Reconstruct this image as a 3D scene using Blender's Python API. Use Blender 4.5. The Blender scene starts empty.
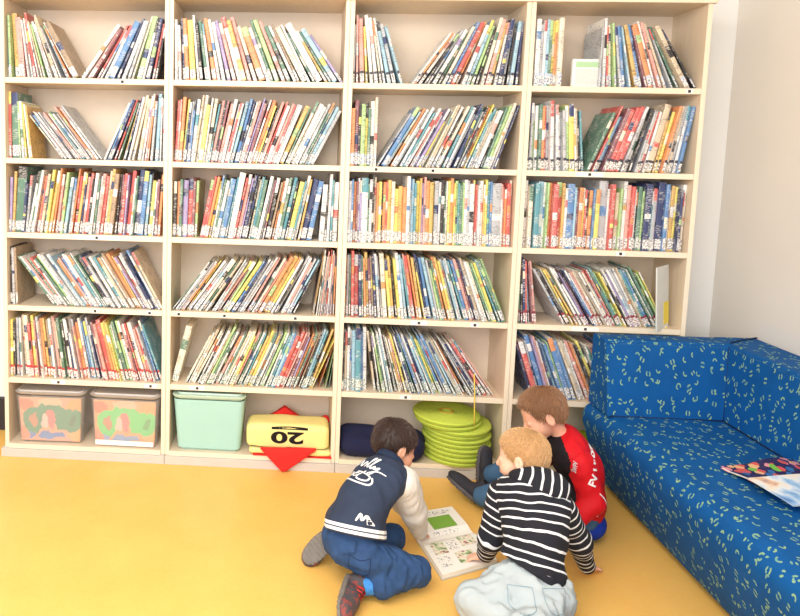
import bpy, math, random
import numpy as np
from mathutils import Vector, Matrix
from mathutils.bvhtree import BVHTree
random.seed(7)
scene = bpy.context.scene
COL = scene.collection
PI = math.pi

# ---------------------------------------------------------------- helpers
def srgb(r, g, b):
    def f(c):
        c /= 255.0
        return c/12.92 if c <= .04045 else ((c+.055)/1.055)**2.4
    return (f(r), f(g), f(b), 1.0)

def new_mat(name):
    m = bpy.data.materials.new(name); m.use_nodes = True
    nt = m.node_tree
    return m, nt, nt.nodes['Principled BSDF']

def node(nt, typ, **kw):
    n = nt.nodes.new(typ)
    for k, v in kw.items():
        if k.startswith('i_'):
            n.inputs[k[2:].replace('_', ' ')].default_value = v
        else:
            setattr(n, k, v)
    return n

def mth(nt, op, a, b=None, c=None, clamp=False):
    n = nt.nodes.new('ShaderNodeMath'); n.operation = op; n.use_clamp = clamp
    for i, v in enumerate((a, b, c)):
        if v is None: continue
        if isinstance(v, (int, float)): n.inputs[i].default_value = v
        else: nt.links.new(v, n.inputs[i])
    return n.outputs[0]

def mixc(nt, fac, a, b):
    n = nt.nodes.new('ShaderNodeMix'); n.data_type = 'RGBA'
    if isinstance(fac, (int, float)): n.inputs[0].default_value = fac
    else: nt.links.new(fac, n.inputs[0])
    for i, v in ((6, a), (7, b)):
        if isinstance(v, tuple): n.inputs[i].default_value = v
        else: nt.links.new(v, n.inputs[i])
    return n.outputs[2]

def plain(name, rgb, rough=.6, noise=0.0, nscale=30, bump=0.0, bscale=200, spec=.4):
    m, nt, b = new_mat(name)
    b.inputs['Roughness'].default_value = rough
    b.inputs['Specular IOR Level'].default_value = spec
    c = srgb(*rgb)
    tc = node(nt, 'ShaderNodeTexCoord')
    n = node(nt, 'ShaderNodeTexNoise', i_Scale=nscale, i_Detail=3.0)
    nt.links.new(tc.outputs['Object'], n.inputs['Vector'])
    dark = tuple(x*(1-noise) for x in c[:3])+(1,)
    lite = tuple(min(1, x*(1+noise)) for x in c[:3])+(1,)
    nt.links.new(mixc(nt, n.outputs['Fac'], dark, lite), b.inputs['Base Color'])
    if bump:
        n2 = node(nt, 'ShaderNodeTexNoise', i_Scale=bscale, i_Detail=2.0)
        nt.links.new(tc.outputs['Object'], n2.inputs['Vector'])
        bp = node(nt, 'ShaderNodeBump', i_Strength=bump, i_Distance=.002)
        nt.links.new(n2.outputs['Fac'], bp.inputs['Height'])
        nt.links.new(bp.outputs['Normal'], b.inputs['Normal'])
    return m

class MB:
    """collects verts / faces (with material index and uv) for one mesh"""
    def __init__(s): s.v = []; s.f = []; s.mi = []; s.uv = {}
    def box(s, x0, x1, y0, y1, z0, z1, mi=0, M=None):
        b = len(s.v)
        P = [(x0,y0,z0),(x1,y0,z0),(x1,y1,z0),(x0,y1,z0),(x0,y0,z1),(x1,y0,z1),(x1,y1,z1),(x0,y1,z1)]
        if M is not None: P = [tuple(M @ Vector(p)) for p in P]
        s.v += P
        for q in ((0,3,2,1),(4,5,6,7),(0,1,5,4),(1,2,6,5),(2,3,7,6),(3,0,4,7)):
            s.f.append(tuple(b+i for i in q)); s.mi.append(mi)
    def lathe(s, prof, n=32, mi=0, c=(0,0,0)):
        b = len(s.v)
        for r, z in prof:
            for k in range(n):
                a = 2*PI*k/n; s.v.append((c[0]+r*math.cos(a), c[1]+r*math.sin(a), c[2]+z))
        for i in range(len(prof)-1):
            for k in range(n):
                k2 = (k+1) % n
                s.f.append((b+i*n+k, b+i*n+k2, b+(i+1)*n+k2, b+(i+1)*n+k)); s.mi.append(mi)
    def tube(s, pts, r, n=8, mi=0):
        b = len(s.v); pts = [Vector(p) for p in pts]
        for i, p in enumerate(pts):
            d = (pts[min(i+1, len(pts)-1)]-pts[max(i-1, 0)]).normalized()
            a = d.orthogonal().normalized() if abs(d.z) > .99 else d.cross(Vector((0,0,1))).normalized()
            c = d.cross(a); rr = r[i] if isinstance(r, (list, tuple)) else r
            for k in range(n):
                t = 2*PI*k/n; s.v.append(tuple(p+(a*math.cos(t)+c*math.sin(t))*rr))
        for i in range(len(pts)-1):
            for k in range(n):
                k2 = (k+1) % n
                s.f.append((b+i*n+k, b+i*n+k2, b+(i+1)*n+k2, b+(i+1)*n+k)); s.mi.append(mi)
        s.f.append(tuple(b+k for k in range(n))[::-1]); s.mi.append(mi)
        s.f.append(tuple(b+(len(pts)-1)*n+k for k in range(n))); s.mi.append(mi)
    def build(s, name, mats, parent=None, smooth=False, bevel=0, seg=2, loc=None):
        me = bpy.data.meshes.new(name)
        me.from_pydata(s.v, [], s.f); me.update()
        if not isinstance(mats, (list, tuple)): mats = [mats]
        for m in mats: me.materials.append(m)
        if len(mats) > 1: me.polygons.foreach_set('material_index', s.mi)
        if s.uv:
            uvl = me.uv_layers.new(name='UVMap')
            for p in me.polygons:
                if p.index in s.uv:
                    for li, uv in zip(p.loop_indices, s.uv[p.index]): uvl.data[li].uv = uv
        if smooth: me.polygons.foreach_set('use_smooth', [True]*len(me.polygons))
        o = bpy.data.objects.new(name, me); COL.objects.link(o)
        if parent: o.parent = parent
        if loc: o.location = loc
        if bevel:
            md = o.modifiers.new('bevel', 'BEVEL'); md.width = bevel; md.segments = seg; md.limit_method = 'ANGLE'
        return o

def thing(name, label, cat, loc=(0,0,0), rotz=0, group=None):
    o = bpy.data.objects.new(name, None); COL.objects.link(o)
    o.empty_display_size = .05
    o.location = loc; o.rotation_euler = (0, 0, rotz)
    o['label'] = label; o['category'] = cat
    if group: o['group'] = group
    return o

def tag(o, label, cat, group=None, kind=None):
    o['label'] = label; o['category'] = cat
    if group: o['group'] = group
    if kind: o['kind'] = kind
    return o

# ---------------------------------------------------------------- implicit surfaces
def vec(*a): return np.array(a, float)
def unit(v): v = np.asarray(v, float); return v/np.linalg.norm(v)
def smin(a, b, k):
    h = np.clip(.5+.5*(b-a)/k, 0, 1)
    return b*(1-h)+a*h-k*h*(1-h)
def cap(P, a, b, ra, rb):
    a = np.asarray(a, float); b = np.asarray(b, float); ab = b-a
    t = np.clip(((P-a)@ab)/(ab@ab), 0, 1)
    return np.linalg.norm(P-a-t[:, None]*ab, axis=1)-(ra+(rb-ra)*t)
def ell(P, c, r, R=None):
    q = P-np.asarray(c, float)
    if R is not None: q = q@R          # columns of R = local axes
    r = np.asarray(r, float)
    k0 = np.linalg.norm(q/r, axis=1)+1e-9; k1 = np.linalg.norm(q/(r*r), axis=1)+1e-9
    return k0*(k0-1)/k1
def rbox(P, c, h, rad, R=None):
    q = P-np.asarray(c, float)
    if R is not None: q = q@R
    q = np.abs(q)-(np.asarray(h, float)-rad)
    return np.linalg.norm(np.maximum(q, 0), axis=1)+np.minimum(q.max(axis=1), 0)-rad
def union(P, prims, k):
    d = None
    for p in prims:
        e = globals()[p[0]](P, *p[1:])
        d = e if d is None else smin(d, e, k)
    return d
_rs = np.random.RandomState(3)
_dirs = _rs.normal(size=(14, 3)); _dirs /= np.linalg.norm(_dirs, axis=1)[:, None]; _ph = _rs.rand(14)*6.28
def wob(P, f):
    s = 0
    for i in range(0, 14, 2):
        s = s+np.sin(P@_dirs[i]*f*(1+.13*i)+_ph[i]+1.7*np.sin(P@_dirs[i+1]*f*.6+_ph[i+1]))
    return s/7

def surf(fn, lo, hi, h):
    lo = np.array(lo, float); hi = np.array(hi, float)
    K = 4
    nc = np.ceil((hi-lo)/(h*K)).astype(int)
    n = nc*K+1
    cg = np.stack(np.meshgrid(*[lo[i]+h*K*(np.arange(nc[i])+.5) for i in range(3)], indexing='ij'), -1).reshape(-1, 3)
    dc = fn(cg).reshape(nc)
    act = np.abs(dc) < h*K*1.3+.012
    V = np.where(np.kron(dc, np.ones((K,)*3)) < 0, -1., 1.)
    V = np.pad(V, ((0, 1),)*3, mode='edge')
    mask = np.kron(act, np.ones((K,)*3, bool))
    mask = np.pad(mask, ((0, 1),)*3, mode='edge')
    mm = mask.copy()
    for ax in range(3):
        mm |= np.roll(mm, 1, ax)
    idx = np.argwhere(mm)
    V[mm] = fn(lo+idx*h)
    S = V < 0
    cs = [S[dx:n[0]-1+dx, dy:n[1]-1+dy, dz:n[2]-1+dz] for dx in (0,1) for dy in (0,1) for dz in (0,1)]
    tot = sum(c.astype(int) for c in cs)
    A = (tot > 0) & (tot < 8)
    ci = np.argwhere(A); m = len(ci)
    vid = -np.ones(A.shape, int); vid[tuple(ci.T)] = np.arange(m)
    acc = np.zeros((m, 3)); cnt = np.zeros(m)
    corners = [(dx, dy, dz) for dx in (0,1) for dy in (0,1) for dz in (0,1)]
    for i, a in enumerate(corners):
        for b in corners[i+1:]:
            if sum(abs(a[k]-b[k]) for k in range(3)) != 1: continue
            va = V[tuple((ci+a).T)]; vb = V[tuple((ci+b).T)]
            cr = (va < 0) != (vb < 0)
            t = np.where(cr, va/np.where(cr, va-vb, 1), 0)
            p = np.array(a)+t[:, None]*(np.array(b)-np.array(a))
            acc[cr] += p[cr]; cnt[cr] += 1
    verts = lo+h*(ci+acc/cnt[:, None])
    quads = []
    for ax in range(3):
        u, v = (ax+1) % 3, (ax+2) % 3
        sl0 = [slice(None)]*3; sl1 = [slice(None)]*3
        sl0[ax] = slice(0, -1); sl1[ax] = slice(1, None)
        c = S[tuple(sl0)] != S[tuple(sl1)]
        e = np.argwhere(c)
        e = e[(e[:, u] > 0) & (e[:, v] > 0) & (e[:, u] < n[u]-1) & (e[:, v] < n[v]-1)]
        if not len(e): continue
        inside = S[tuple(e.T)]
        du = np.zeros(3, int); du[u] = 1; dv = np.zeros(3, int); dv[v] = 1
        q = np.stack([vid[tuple((e-du-dv).T)], vid[tuple((e-dv).T)], vid[tuple(e.T)], vid[tuple((e-du).T)]], 1)
        q[~inside] = q[~inside][:, ::-1]
        quads.append(q)
    q = np.concatenate(quads)
    return verts, q[(q >= 0).all(1)]

def surf_obj(name, fn, lo, hi, h, mats, parent=None, smooth_it=2, attr=None, facemat=None):
    v, q = surf(fn, lo, hi, h)
    # light laplacian smoothing
    for _ in range(smooth_it):
        s = np.zeros_like(v); c = np.zeros(len(v))
        for a, b in ((0,1),(1,2),(2,3),(3,0)):
            np.add.at(s, q[:, a], v[q[:, b]]); np.add.at(c, q[:, a], 1)
            np.add.at(s, q[:, b], v[q[:, a]]); np.add.at(c, q[:, b], 1)
        v = v*.5+.5*s/np.maximum(c, 1)[:, None]
    me = bpy.data.meshes.new(name)
    me.from_pydata(v.tolist(), [], q.tolist()); me.update()
    if not isinstance(mats, (list, tuple)): mats = [mats]
    for m in mats: me.materials.append(m)
    me.polygons.foreach_set('use_smooth', [True]*len(me.polygons))
    if attr:
        for an, af in attr.items():
            at = me.attributes.new(an, 'FLOAT', 'POINT'); at.data.foreach_set('value', np.asarray(af(v), float))
    if facemat:
        fc = v[q].mean(1); me.polygons.foreach_set('material_index', np.asarray(facemat(fc), int))
    o = bpy.data.objects.new(name, me); COL.objects.link(o)
    if parent: o.parent = parent
    return o

def bvh_of(o):
    return BVHTree.FromPolygons([v.co.copy() for v in o.data.vertices], [tuple(p.vertices) for p in o.data.polygons])
# ---------------------------------------------------------------- book data
# per shelf cell: (start, end, tilt at start, tilt at end, 'colour height thickness ...') ; + tilt = top leans right
CELLS = {
(0,0): [(0,.46,0,-30,"t81 l82 m94 h74 w61 w71 r92 w61 e61 l61 s72 w61 e81 e92 s51 a61 o51 w81 d84"),
        (.47,1,35,9,"w92 h71 u61 r81 s61 w72 b83 n91 w82 s71 c91 l83 w71 n82 r61 k51")],
(0,1): [(0,1,-1,-35,"w71 w51 n81 o72 y73 w81 k61 g72 w61 o82 w71 w72 v72 h62 w82 m72 h92 c62 o63 w62 g91 l82 h92 g72 w71 d81 c73 w81 g61 w83 m71 g61 a72 v61")],
(0,2): [(0,.30,0,-17,"s61 h91 h83 y61 w92 w82 c71 w91 a82 s72 a71"),
        (.36,1,36,3,"w71 o71 w72 k61 s81 w72 g61 c82 b92 r82 o91 w72 a92 l72 k61 c92 h82 m81 w72 n92 s81 k61 a82 n81")],
(0,3): [(0,.18,0,0,"s81 w82 s71 w81 a81 g81 y82 o81 c92"),
        (.42,1,0,-32,"s61 w92 r61 c82 l71 s62 b62 a61 w62 m73 b82 u71 o83 w91 h92 e82 b71 s71 k91 g91 e93 w82 k91")],
(1,0): [(0,.16,0,-6,"r92 g94 l61 w62 y51 w51 m41"),
        (.17,.60,-38,-38,"c52 n51 w52 h61 w62 s61 w52 u51 h62 w61 t62 k51 w62 s61 h82 o71 w83 s92"),
        (.62,1,24,0,"w82 b91 n82 r81 g71 m71 n91 w82 c92 e83 w82 h92 o71 s72 a93 w81 s82")],
(1,1): [(0,1,3,27,"r72 h71 o82 y81 n71 s71 b81 w82 e91 w92 y63 w81 c82 t61 h72 k81 u71 h72 w82 s61 r71 w71 a72 b82 n71 w81 h82 v91 u72 w81 o82 y71 k61 h82 r81 w72 h82 r71 s81 w72 m83 g71 c92 w83 w82 s82 g91 w71 a82 s72")],
(1,2): [(0,.16,0,0,"o52 u82 k71 l72 y71 g61 w82 c91"),
        (.17,1,30,18,"s71 b83 a71 e71 o82 w82 s71 w82 t71 w82 h71 w71 n61 v82 y71 s82 c91 e92 s71 w82 k61 c82 u71 t82 w82 s61 n92 t82 w71 k81 o82 y91 t62 w82 e71 w73 k71 g82 l82 c92 w81 n81")],
(1,3): [(0,.36,0,-6,"k81 s82 l71 w72 g82 o72 r71 s82 w92 v71 w82 w62 s62 l72 y83 w71 e71 k51 t61"),
        (.37,1,22,8,"g72 e72 r91 a62 b62 u83 r83 r83 r83 s72 w82 k81 b82 s72 w72 r62 w72 e94 m72 y72 o82 w72 e82 s82 w82 b82")],
(2,0): [(0,.12,2,6,"v61 m71 g94 n31 s61"),
        (.12,1,10,4,"w82 g81 w82 o72 r61 e72 t51 y82 m82 o91 h72 u61 l72 a62 s62 o91 r72 m82 n71 h62 r72 k51 w72 g61 w71 h82 r72 e82 m92 d83 k71 u72 r82 v71 r83 w61 g71 n94 b93 a82 k81 y62 w51 u62 o82")],
(2,1): [(0,.16,1,2,"k61 o61 g61 v62 r62 u61 l61"),
        (.17,.84,11,11,"r72 r71 o82 y61 w81 g71 w72 a72 b72 t71 w94 r71 h82 v71 n82 k81 c71 t82 g72 w82 s71 u71 k82 d61 o71 w72 g82 t82 k71 y73 t71 w92 m71 n84 b73"),
        (.85,1,3,1,"w63 k41 w92 t71 w73")],
(2,2): [(0,1,0,-1,"s72 b71 o72 u71 w81 v71 w84 g61 w82 k91 c91 o61 y72 k61 o72 r71 m72 c72 y53 m53 o52 w92 s81 a82 t71 y72 m81 v71 h91 o82 m72 y71 s73 w71 k82 g71 w81 y81 o82 y71 l82 t71 g72 l81 w82 s81 w73 h81 r71 w71 w82 m71 y81 t82 b81 s75 w71 h61 o61 r82 h91")],
(2,3): [(0,1,0,1,"r51 w82 c72 w71 t83 a83 w81 l81 o82 r83 r83 m81 w71 b84 a71 u62 o62 y61 r61 k61 o62 b61 y62 s94 w71 r82 y81 e62 l71 y71 w92 h82 r82 w71 k61 g72 l61 n83 t61 s72 v71 n94 b82 w71 m82 y71 n71 e61 w82")],
(3,0): [(0,.06,0,-2,"k71 s71 d61"),
        (.12,1,-38,-29,"g82 w81 h71 g72 r72 w61 g71 l82 w82 s82 w83 a71 o62 h72 b72 w82 s81 t72 w81 g71 k73 n81 s72 k71 w72 t72 c72 e71 w72 d82 o83 m71 v72 u71 w82 s82 n82 b92 w71 e92")],
(3,1): [(0,.75,36,26,"g71 w82 s71 w72 o71 y71 w82 s72 w82 c82 g72 e82 k71 w71 s72 h72 u71 l72 y73 b72 n71 w82 s82 w91 h82 k61 c82 h72 o83 m84 y82 w82 k61 s92 w82 h72 s82 a82 k81"),
        (.76,1,8,1,"d61 m71 w92 c71 w71 h92 w71 e72 r92 w72 w82 h82 g71 o62")],
(3,2): [(0,1,0,-24,"o71 s82 g71 r92 r73 n82 g71 o71 m82 u72 d71 n81 w82 s71 c83 y72 m82 k71 y72 w92 a82 t71 h81 r82 o81 m82 y71 n92 b82 a82 s71 l82 g71 o81 m82 y72 s82 a81 w82 t71 b72 h82 u71 n81 e82 w82 c72 g71 l71 y72 t91 g92 l92")],
(3,3): [(0,.13,-2,-7,"g61 k81 n82 r81 a71 u71 h82"),
        (.14,.93,-32,-29,"s82 k73 w71 y72 m82 l71 w82 w82 v71 u72 n71 b82 w71 h72 e72 w82 e81 w72 c71 s72 r71 h71 g71 t82 l72 y72 k61 w82 v72 w82 s83 w82 e91 l71 t83 b82 g82 w91 g92 k71 l72 y71")],
(4,0): [(0,.08,0,-2,"y72 k61 s72 b71 w71"),
        (.10,1,-4,-19,"e92 c93 r62 y82 h71 s82 w71 o72 m82 d72 t71 w82 c91 h82 e71 g82 l71 k71 w82 n71 w92 s72 h61 o72 w82 b71 a72 s82 n61 w71 u72 h72 r83 o82 m82 y81 l71 w71 g82 l82 w82 h71 u71 r71 c72 w82 h62 r61 s71 b92 t82")],
(4,1): [(0,.08,14,30,"c73"),  # lone entry stands in for a wooden bookend, built as a book
        (.09,.92,26,19,"c62 w71 e82 c82 w61 k71 w82 e71 l92 g71 w72 k61 h62 w61 g61 e72 w71 c72 y61 h72 g71 w72 t61 m62 y82 c72 a61 w72 s61 l72 w71 t62 a72 b71 r63 r73 h71 u72 v61 o72 g71 r71 d71 k81 a82 t81 k71 m82"),
        (.86,.98,22,2,"y82 o81 l61 g61 h71")],
(4,2): [(0,.16,0,-2,"k81 e71 w91 s71 a82 t83 b71 w82"),
        (.17,.95,-10,-36,"e82 k71 w61 l82 g61 w82 a71 w92 k71 w71 c62 m61 h61 y72 k61 w71 n82 g81 b82 s71 w82 n72 a73 w71 t82 y72 l71 b82 s71 b93 c72 a72 w71 e72 w81 o72 k81 s92 w71 n72 s82 u71 r83 w82 h71")],
(4,3): [(0,.9,-18,-30,"n71 r73 s71 b93 v81 h82 w71 n71 a81 b72 l71 b83 b82 e82 c72 w71 h82 o71 w71 k71 y82 k61 w71 g71 h72 u72 r72 s71 b91 a72 t71 g81 k71 e71 d71 y82 l72")],
}
# ---------------------------------------------------------------- setting
m_wall, nt, b = new_mat('wall_paint')
b.inputs['Roughness'].default_value = .85
tc = node(nt, 'ShaderNodeTexCoord'); n = node(nt, 'ShaderNodeTexNoise', i_Scale=3.0, i_Detail=5.0)
nt.links.new(tc.outputs['Object'], n.inputs['Vector'])
nt.links.new(mixc(nt, n.outputs['Fac'], srgb(222, 217, 210), srgb(230, 226, 219)), b.inputs['Base Color'])
m_white = plain('white_paint', (240, 240, 238), .8, .02, 4)
m_standin = plain('dark_grey_standin', (52, 50, 54), .5, .1, 8)

m_floor, nt, b = new_mat('yellow_linoleum')
tc = node(nt, 'ShaderNodeTexCoord')
n1 = node(nt, 'ShaderNodeTexNoise', i_Scale=5.0, i_Detail=6.0, i_Roughness=.6)
n2 = node(nt, 'ShaderNodeTexNoise', i_Scale=60.0, i_Detail=4.0)
for n in (n1, n2): nt.links.new(tc.outputs['Object'], n.inputs['Vector'])
c1 = mixc(nt, n1.outputs['Fac'], srgb(232, 172, 76), srgb(245, 198, 108))
c2 = mixc(nt, mth(nt, 'MULTIPLY', n2.outputs['Fac'], .35), c1, srgb(250, 212, 130))
nt.links.new(c2, b.inputs['Base Color'])
b.inputs['Roughness'].default_value = .38; b.inputs['Specular IOR Level'].default_value = .45

def struct(name, box, mat):
    m = MB(); m.box(*box); o = m.build(name, mat); o['kind'] = 'structure'; return o
struct('floor', (-1.6, 3.40, -4.2, .42, -.06, 0), m_floor)
struct('wall_back', (-1.6, 3.5, .30, .42, 0, 2.75), m_white)
struct('wall_right', (3.39, 3.50, -4.2, .30, 0, 2.75), m_wall)
struct('ceiling', (-1.6, 3.5, -4.2, .42, 2.75, 2.85), m_white)
struct('dark_standin_back', (-1.6, -.02, .275, .30, 0, .17), m_standin)  # stands in for an unidentified dark object left of the bookcases

# ---------------------------------------------------------------- bookcases
m_wood, nt, b = new_mat('pale_birch')
tc = node(nt, 'ShaderNodeTexCoord'); mp = node(nt, 'ShaderNodeMapping')
mp.inputs['Scale'].default_value = (14, 14, 1.6)
nt.links.new(tc.outputs['Object'], mp.inputs['Vector'])
n = node(nt, 'ShaderNodeTexNoise', i_Scale=3.0, i_Detail=6.0, i_Roughness=.6)
nt.links.new(mp.outputs['Vector'], n.inputs['Vector'])
nt.links.new(mixc(nt, n.outputs['Fac'], srgb(218, 196, 168), srgb(236, 220, 197)), b.inputs['Base Color'])
b.inputs['Roughness'].default_value = .5
m_edge = plain('birch_edge_band_lit', (240, 226, 202), .5, .03, 40)
m_back = plain('birch_back_panel', (232, 216, 197), .6, .05, 12)
m_plinth = plain('grey_white_plinth', (206, 200, 194), .5, .05, 20)
m_paper = plain('white_paper', (244, 242, 236), .7, .03, 60)
m_mark = plain('printed_mark', (60, 56, 60), .7, .3, 300)
m_pin = plain('shelf_pin_metal', (70, 60, 52), .4, .1, 50)

T = .02
WB = [.775, .80, .775, .752]
X0 = [0, .775, 1.575, 2.350]
ZS = [1.790, 1.4235, 1.078, .733, .3834]        # shelf tops
ZB = .062; ZT = 2.145; DEP = .275
case_lab = ['birch bookcase at the far end holding two clear lidded boxes at its foot',
            'birch bookcase with the mint green bin and the yellow cushion at its foot',
            'birch bookcase with the stack of lime green seat pads at its foot',
            'birch bookcase beside the blue sofa and the white wall strip']
def wood_box(name, box, parent, edge=True, bev=.0012):
    m = MB(); m.box(*box)
    # the front face carries the edge band, its colour lightened as if front-lit
    if edge: m.mi[2] = 1
    return m.build(name, [m_wood, m_edge], parent, bevel=bev)
CASES = []
for k in range(4):
    x0, w = X0[k], WB[k]
    t = thing('bookcase', case_lab[k], 'bookcase', (x0, 0, 0), group='bookcases along the wall')
    CASES.append(t)
    g = .0006
    wood_box('side_panel', (g, T, 0, DEP, ZB-.022, ZT), t)
    wood_box('side_panel', (w-T, w-g, 0, DEP, ZB-.022, ZT), t)
    m = MB(); m.box(T, w-T, DEP-.008, DEP, ZB, ZT); m.build('back_panel', m_back, t)
    for i, z in enumerate(ZS):
        s = wood_box('shelf', (T+.0005, w-T-.0005, .001, DEP-.009, z-.025, z), t)
        labs = {(0,2):[(.58,.30)], (0,4):[(.33,.09),(.93,.08)], (1,4):[(.17,.10)], (2,3):[(.46,.10),(.80,.05)],
                (2,4):[(.40,.07)], (3,3):[(.42,.16)], (0,0):[(.74,.02)], (2,1):[(.16,.02),(.50,.02)], (3,0):[(.93,.04)],
                (3,1):[(.38,.16)], (3,2):[(.60,.05)], (1,3):[(.05,.02),(.33,.02),(.76,.02)], (0,3):[(.57,.04),(.92,.03)]}.get((k, i), [])
        for fx, fw in labs:
            m = MB(); xa = T+(w-2*T)*fx
            m.box(xa-fw*.37, xa+fw*.37, -.0008, .0008, z-.023, z-.003)
            m.box(xa-.006, xa+.006, -.0014, .0008, z-.019, z-.007, 1)
            m.build('shelf_label', [m_paper, m_mark], s)
    bb = wood_box('bottom_board', (T, w-T, -.008, DEP-.009, ZB-.022, ZB), t)
    m = MB()
    for px in (.10, w-.10): m.lathe([(.0001, .0012), (.005, .0010), (.005, 0)], 12, c=(px, .035, ZB))
    m.build('screw_cap', m_pin, bb)
    over = .012
    wood_box('top_board', (-(over if k == 0 else -g), w+(over if k == 3 else -g), -.012, DEP, ZT, ZT+.026), t)
    m = MB(); m.box(-.012 if k == 0 else .001, w-.001+(.012 if k == 3 else 0), -.016, DEP-.02, 0, ZB-.023)
    m.build('plinth', m_plinth, t, bevel=.001)
# ---------------------------------------------------------------- books
PAL = dict(w=('white', (238,236,232)), c=('cream', (238,226,196)), k=('black', (44,40,42)), g=('dark green', (58,110,84)),
    l=('light green', (160,206,120)), y=('yellow', (240,218,80)), m=('mustard', (226,170,72)), o=('orange', (236,130,60)),
    r=('red', (214,56,50)), p=('hot pink', (222,70,120)), v=('violet', (150,130,190)), b=('blue', (52,112,184)),
    n=('navy', (44,54,96)), t=('teal', (52,136,156)), a=('pale blue', (138,190,216)), s=('grey', (176,180,186)),
    d=('tan', (160,128,92)), e=('beige', (214,190,154)), u=('maroon', (122,54,66)), h=('salmon', (232,150,136)))
KEYS = list(PAL)
def book_mat(key):
    name, rgb = PAL[key]
    g_ = sum(rgb)/3; rgb = tuple(.78*(.9*v+.1*g_)+.22*250 for v in rgb) if g_ > 75 else tuple(v+16 for v in rgb)
    m, nt, b = new_mat('book_cover_'+name.replace(' ', '_'))
    uv = node(nt, 'ShaderNodeUVMap', uv_map='UVMap')
    base = srgb(*rgb)
    lum = sum(rgb)/3
    ink = srgb(70, 62, 66) if lum > 150 else srgb(236, 232, 222)
    # printed title marks: broken strokes running up the spine
    mp = node(nt, 'ShaderNodeMapping'); mp.inputs['Scale'].default_value = (5.0, 34.0, 1)
    nt.links.new(uv.outputs['UV'], mp.inputs['Vector'])
    n1 = node(nt, 'ShaderNodeTexNoise', noise_dimensions='2D', i_Scale=1.0, i_Detail=1.0)
    nt.links.new(mp.outputs['Vector'], n1.inputs['Vector'])
    n2 = node(nt, 'ShaderNodeTexNoise', noise_dimensions='2D', i_Scale=2.2, i_Detail=0.0)
    nt.links.new(uv.outputs['UV'], n2.inputs['Vector'])
    f = mth(nt, 'MULTIPLY', mth(nt, 'GREATER_THAN', n1.outputs['Fac'], .57), mth(nt, 'GREATER_THAN', n2.outputs['Fac'], .50))
    n3 = node(nt, 'ShaderNodeTexNoise', noise_dimensions='2D', i_Scale=1.3, i_Detail=3.0)
    nt.links.new(uv.outputs['UV'], n3.inputs['Vector'])
    sh = mixc(nt, n3.outputs['Fac'], tuple(x*.82 for x in base[:3])+(1,), tuple(min(1, x*1.16+.01) for x in base[:3])+(1,))
    nt.links.new(mixc(nt, mth(nt, 'MULTIPLY', f, .55), sh, ink), b.inputs['Base Color'])
    b.inputs['Roughness'].default_value = .42
    return m
BM = {k: book_mat(k) for k in KEYS}
m_pages = plain('book_pages', (236, 228, 208), .8, .06, 300)
def label_mat(name, ink, band=None):
    m, nt, b = new_mat(name)
    uv = node(nt, 'ShaderNodeUVMap', uv_map='UVMap')
    mp = node(nt, 'ShaderNodeMapping'); mp.inputs['Scale'].default_value = (13.0, 17.0, 1)
    nt.links.new(uv.outputs['UV'], mp.inputs['Vector'])
    n = node(nt, 'ShaderNodeTexNoise', noise_dimensions='2D', i_Scale=1.0, i_Detail=1.5)
    nt.links.new(mp.outputs['Vector'], n.inputs['Vector'])
    f = mth(nt, 'GREATER_THAN', n.outputs['Fac'], .54)
    c = mixc(nt, mth(nt, 'MULTIPLY', f, .75), srgb(238, 236, 232), srgb(*ink))
    if band:
        sp = node(nt, 'ShaderNodeSeparateXYZ'); nt.links.new(uv.outputs['UV'], sp.inputs[0])
        c = mixc(nt, mth(nt, 'GREATER_THAN', mth(nt, 'FRACT', sp.outputs[1]), .30), c, srgb(*band))
    nt.links.new(c, b.inputs['Base Color']); b.inputs['Roughness'].default_value = .5
    return m
LM = {'gr': label_mat('spine_label_grey', (110, 110, 124)), 'bl': label_mat('spine_label_blue', (60, 90, 150), (196, 208, 226)),
      'rd': label_mat('spine_label_red', (170, 80, 76), (190, 70, 70)), 'gn': label_mat('spine_label_green', (60, 120, 90)),
      'bk': label_mat('spine_label_black', (60, 56, 60), (70, 70, 84)), 'ro': label_mat('spine_label_rose', (150, 60, 70), (150, 60, 74))}
CELL_LAB = {(0,0):'gr',(0,1):'gr',(0,2):'bk',(0,3):'bl',(1,0):'gr',(1,1):'gr',(1,2):'bl',(1,3):'bk',(2,0):'gr',(2,1):'gr',(2,2):'gr',(2,3):'gr',
            (3,0):'gr',(3,1):'bl',(3,2):'gr',(3,3):'ro',(4,0):'rd',(4,1):'gn',(4,2):'gn',(4,3):'gr'}

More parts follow.
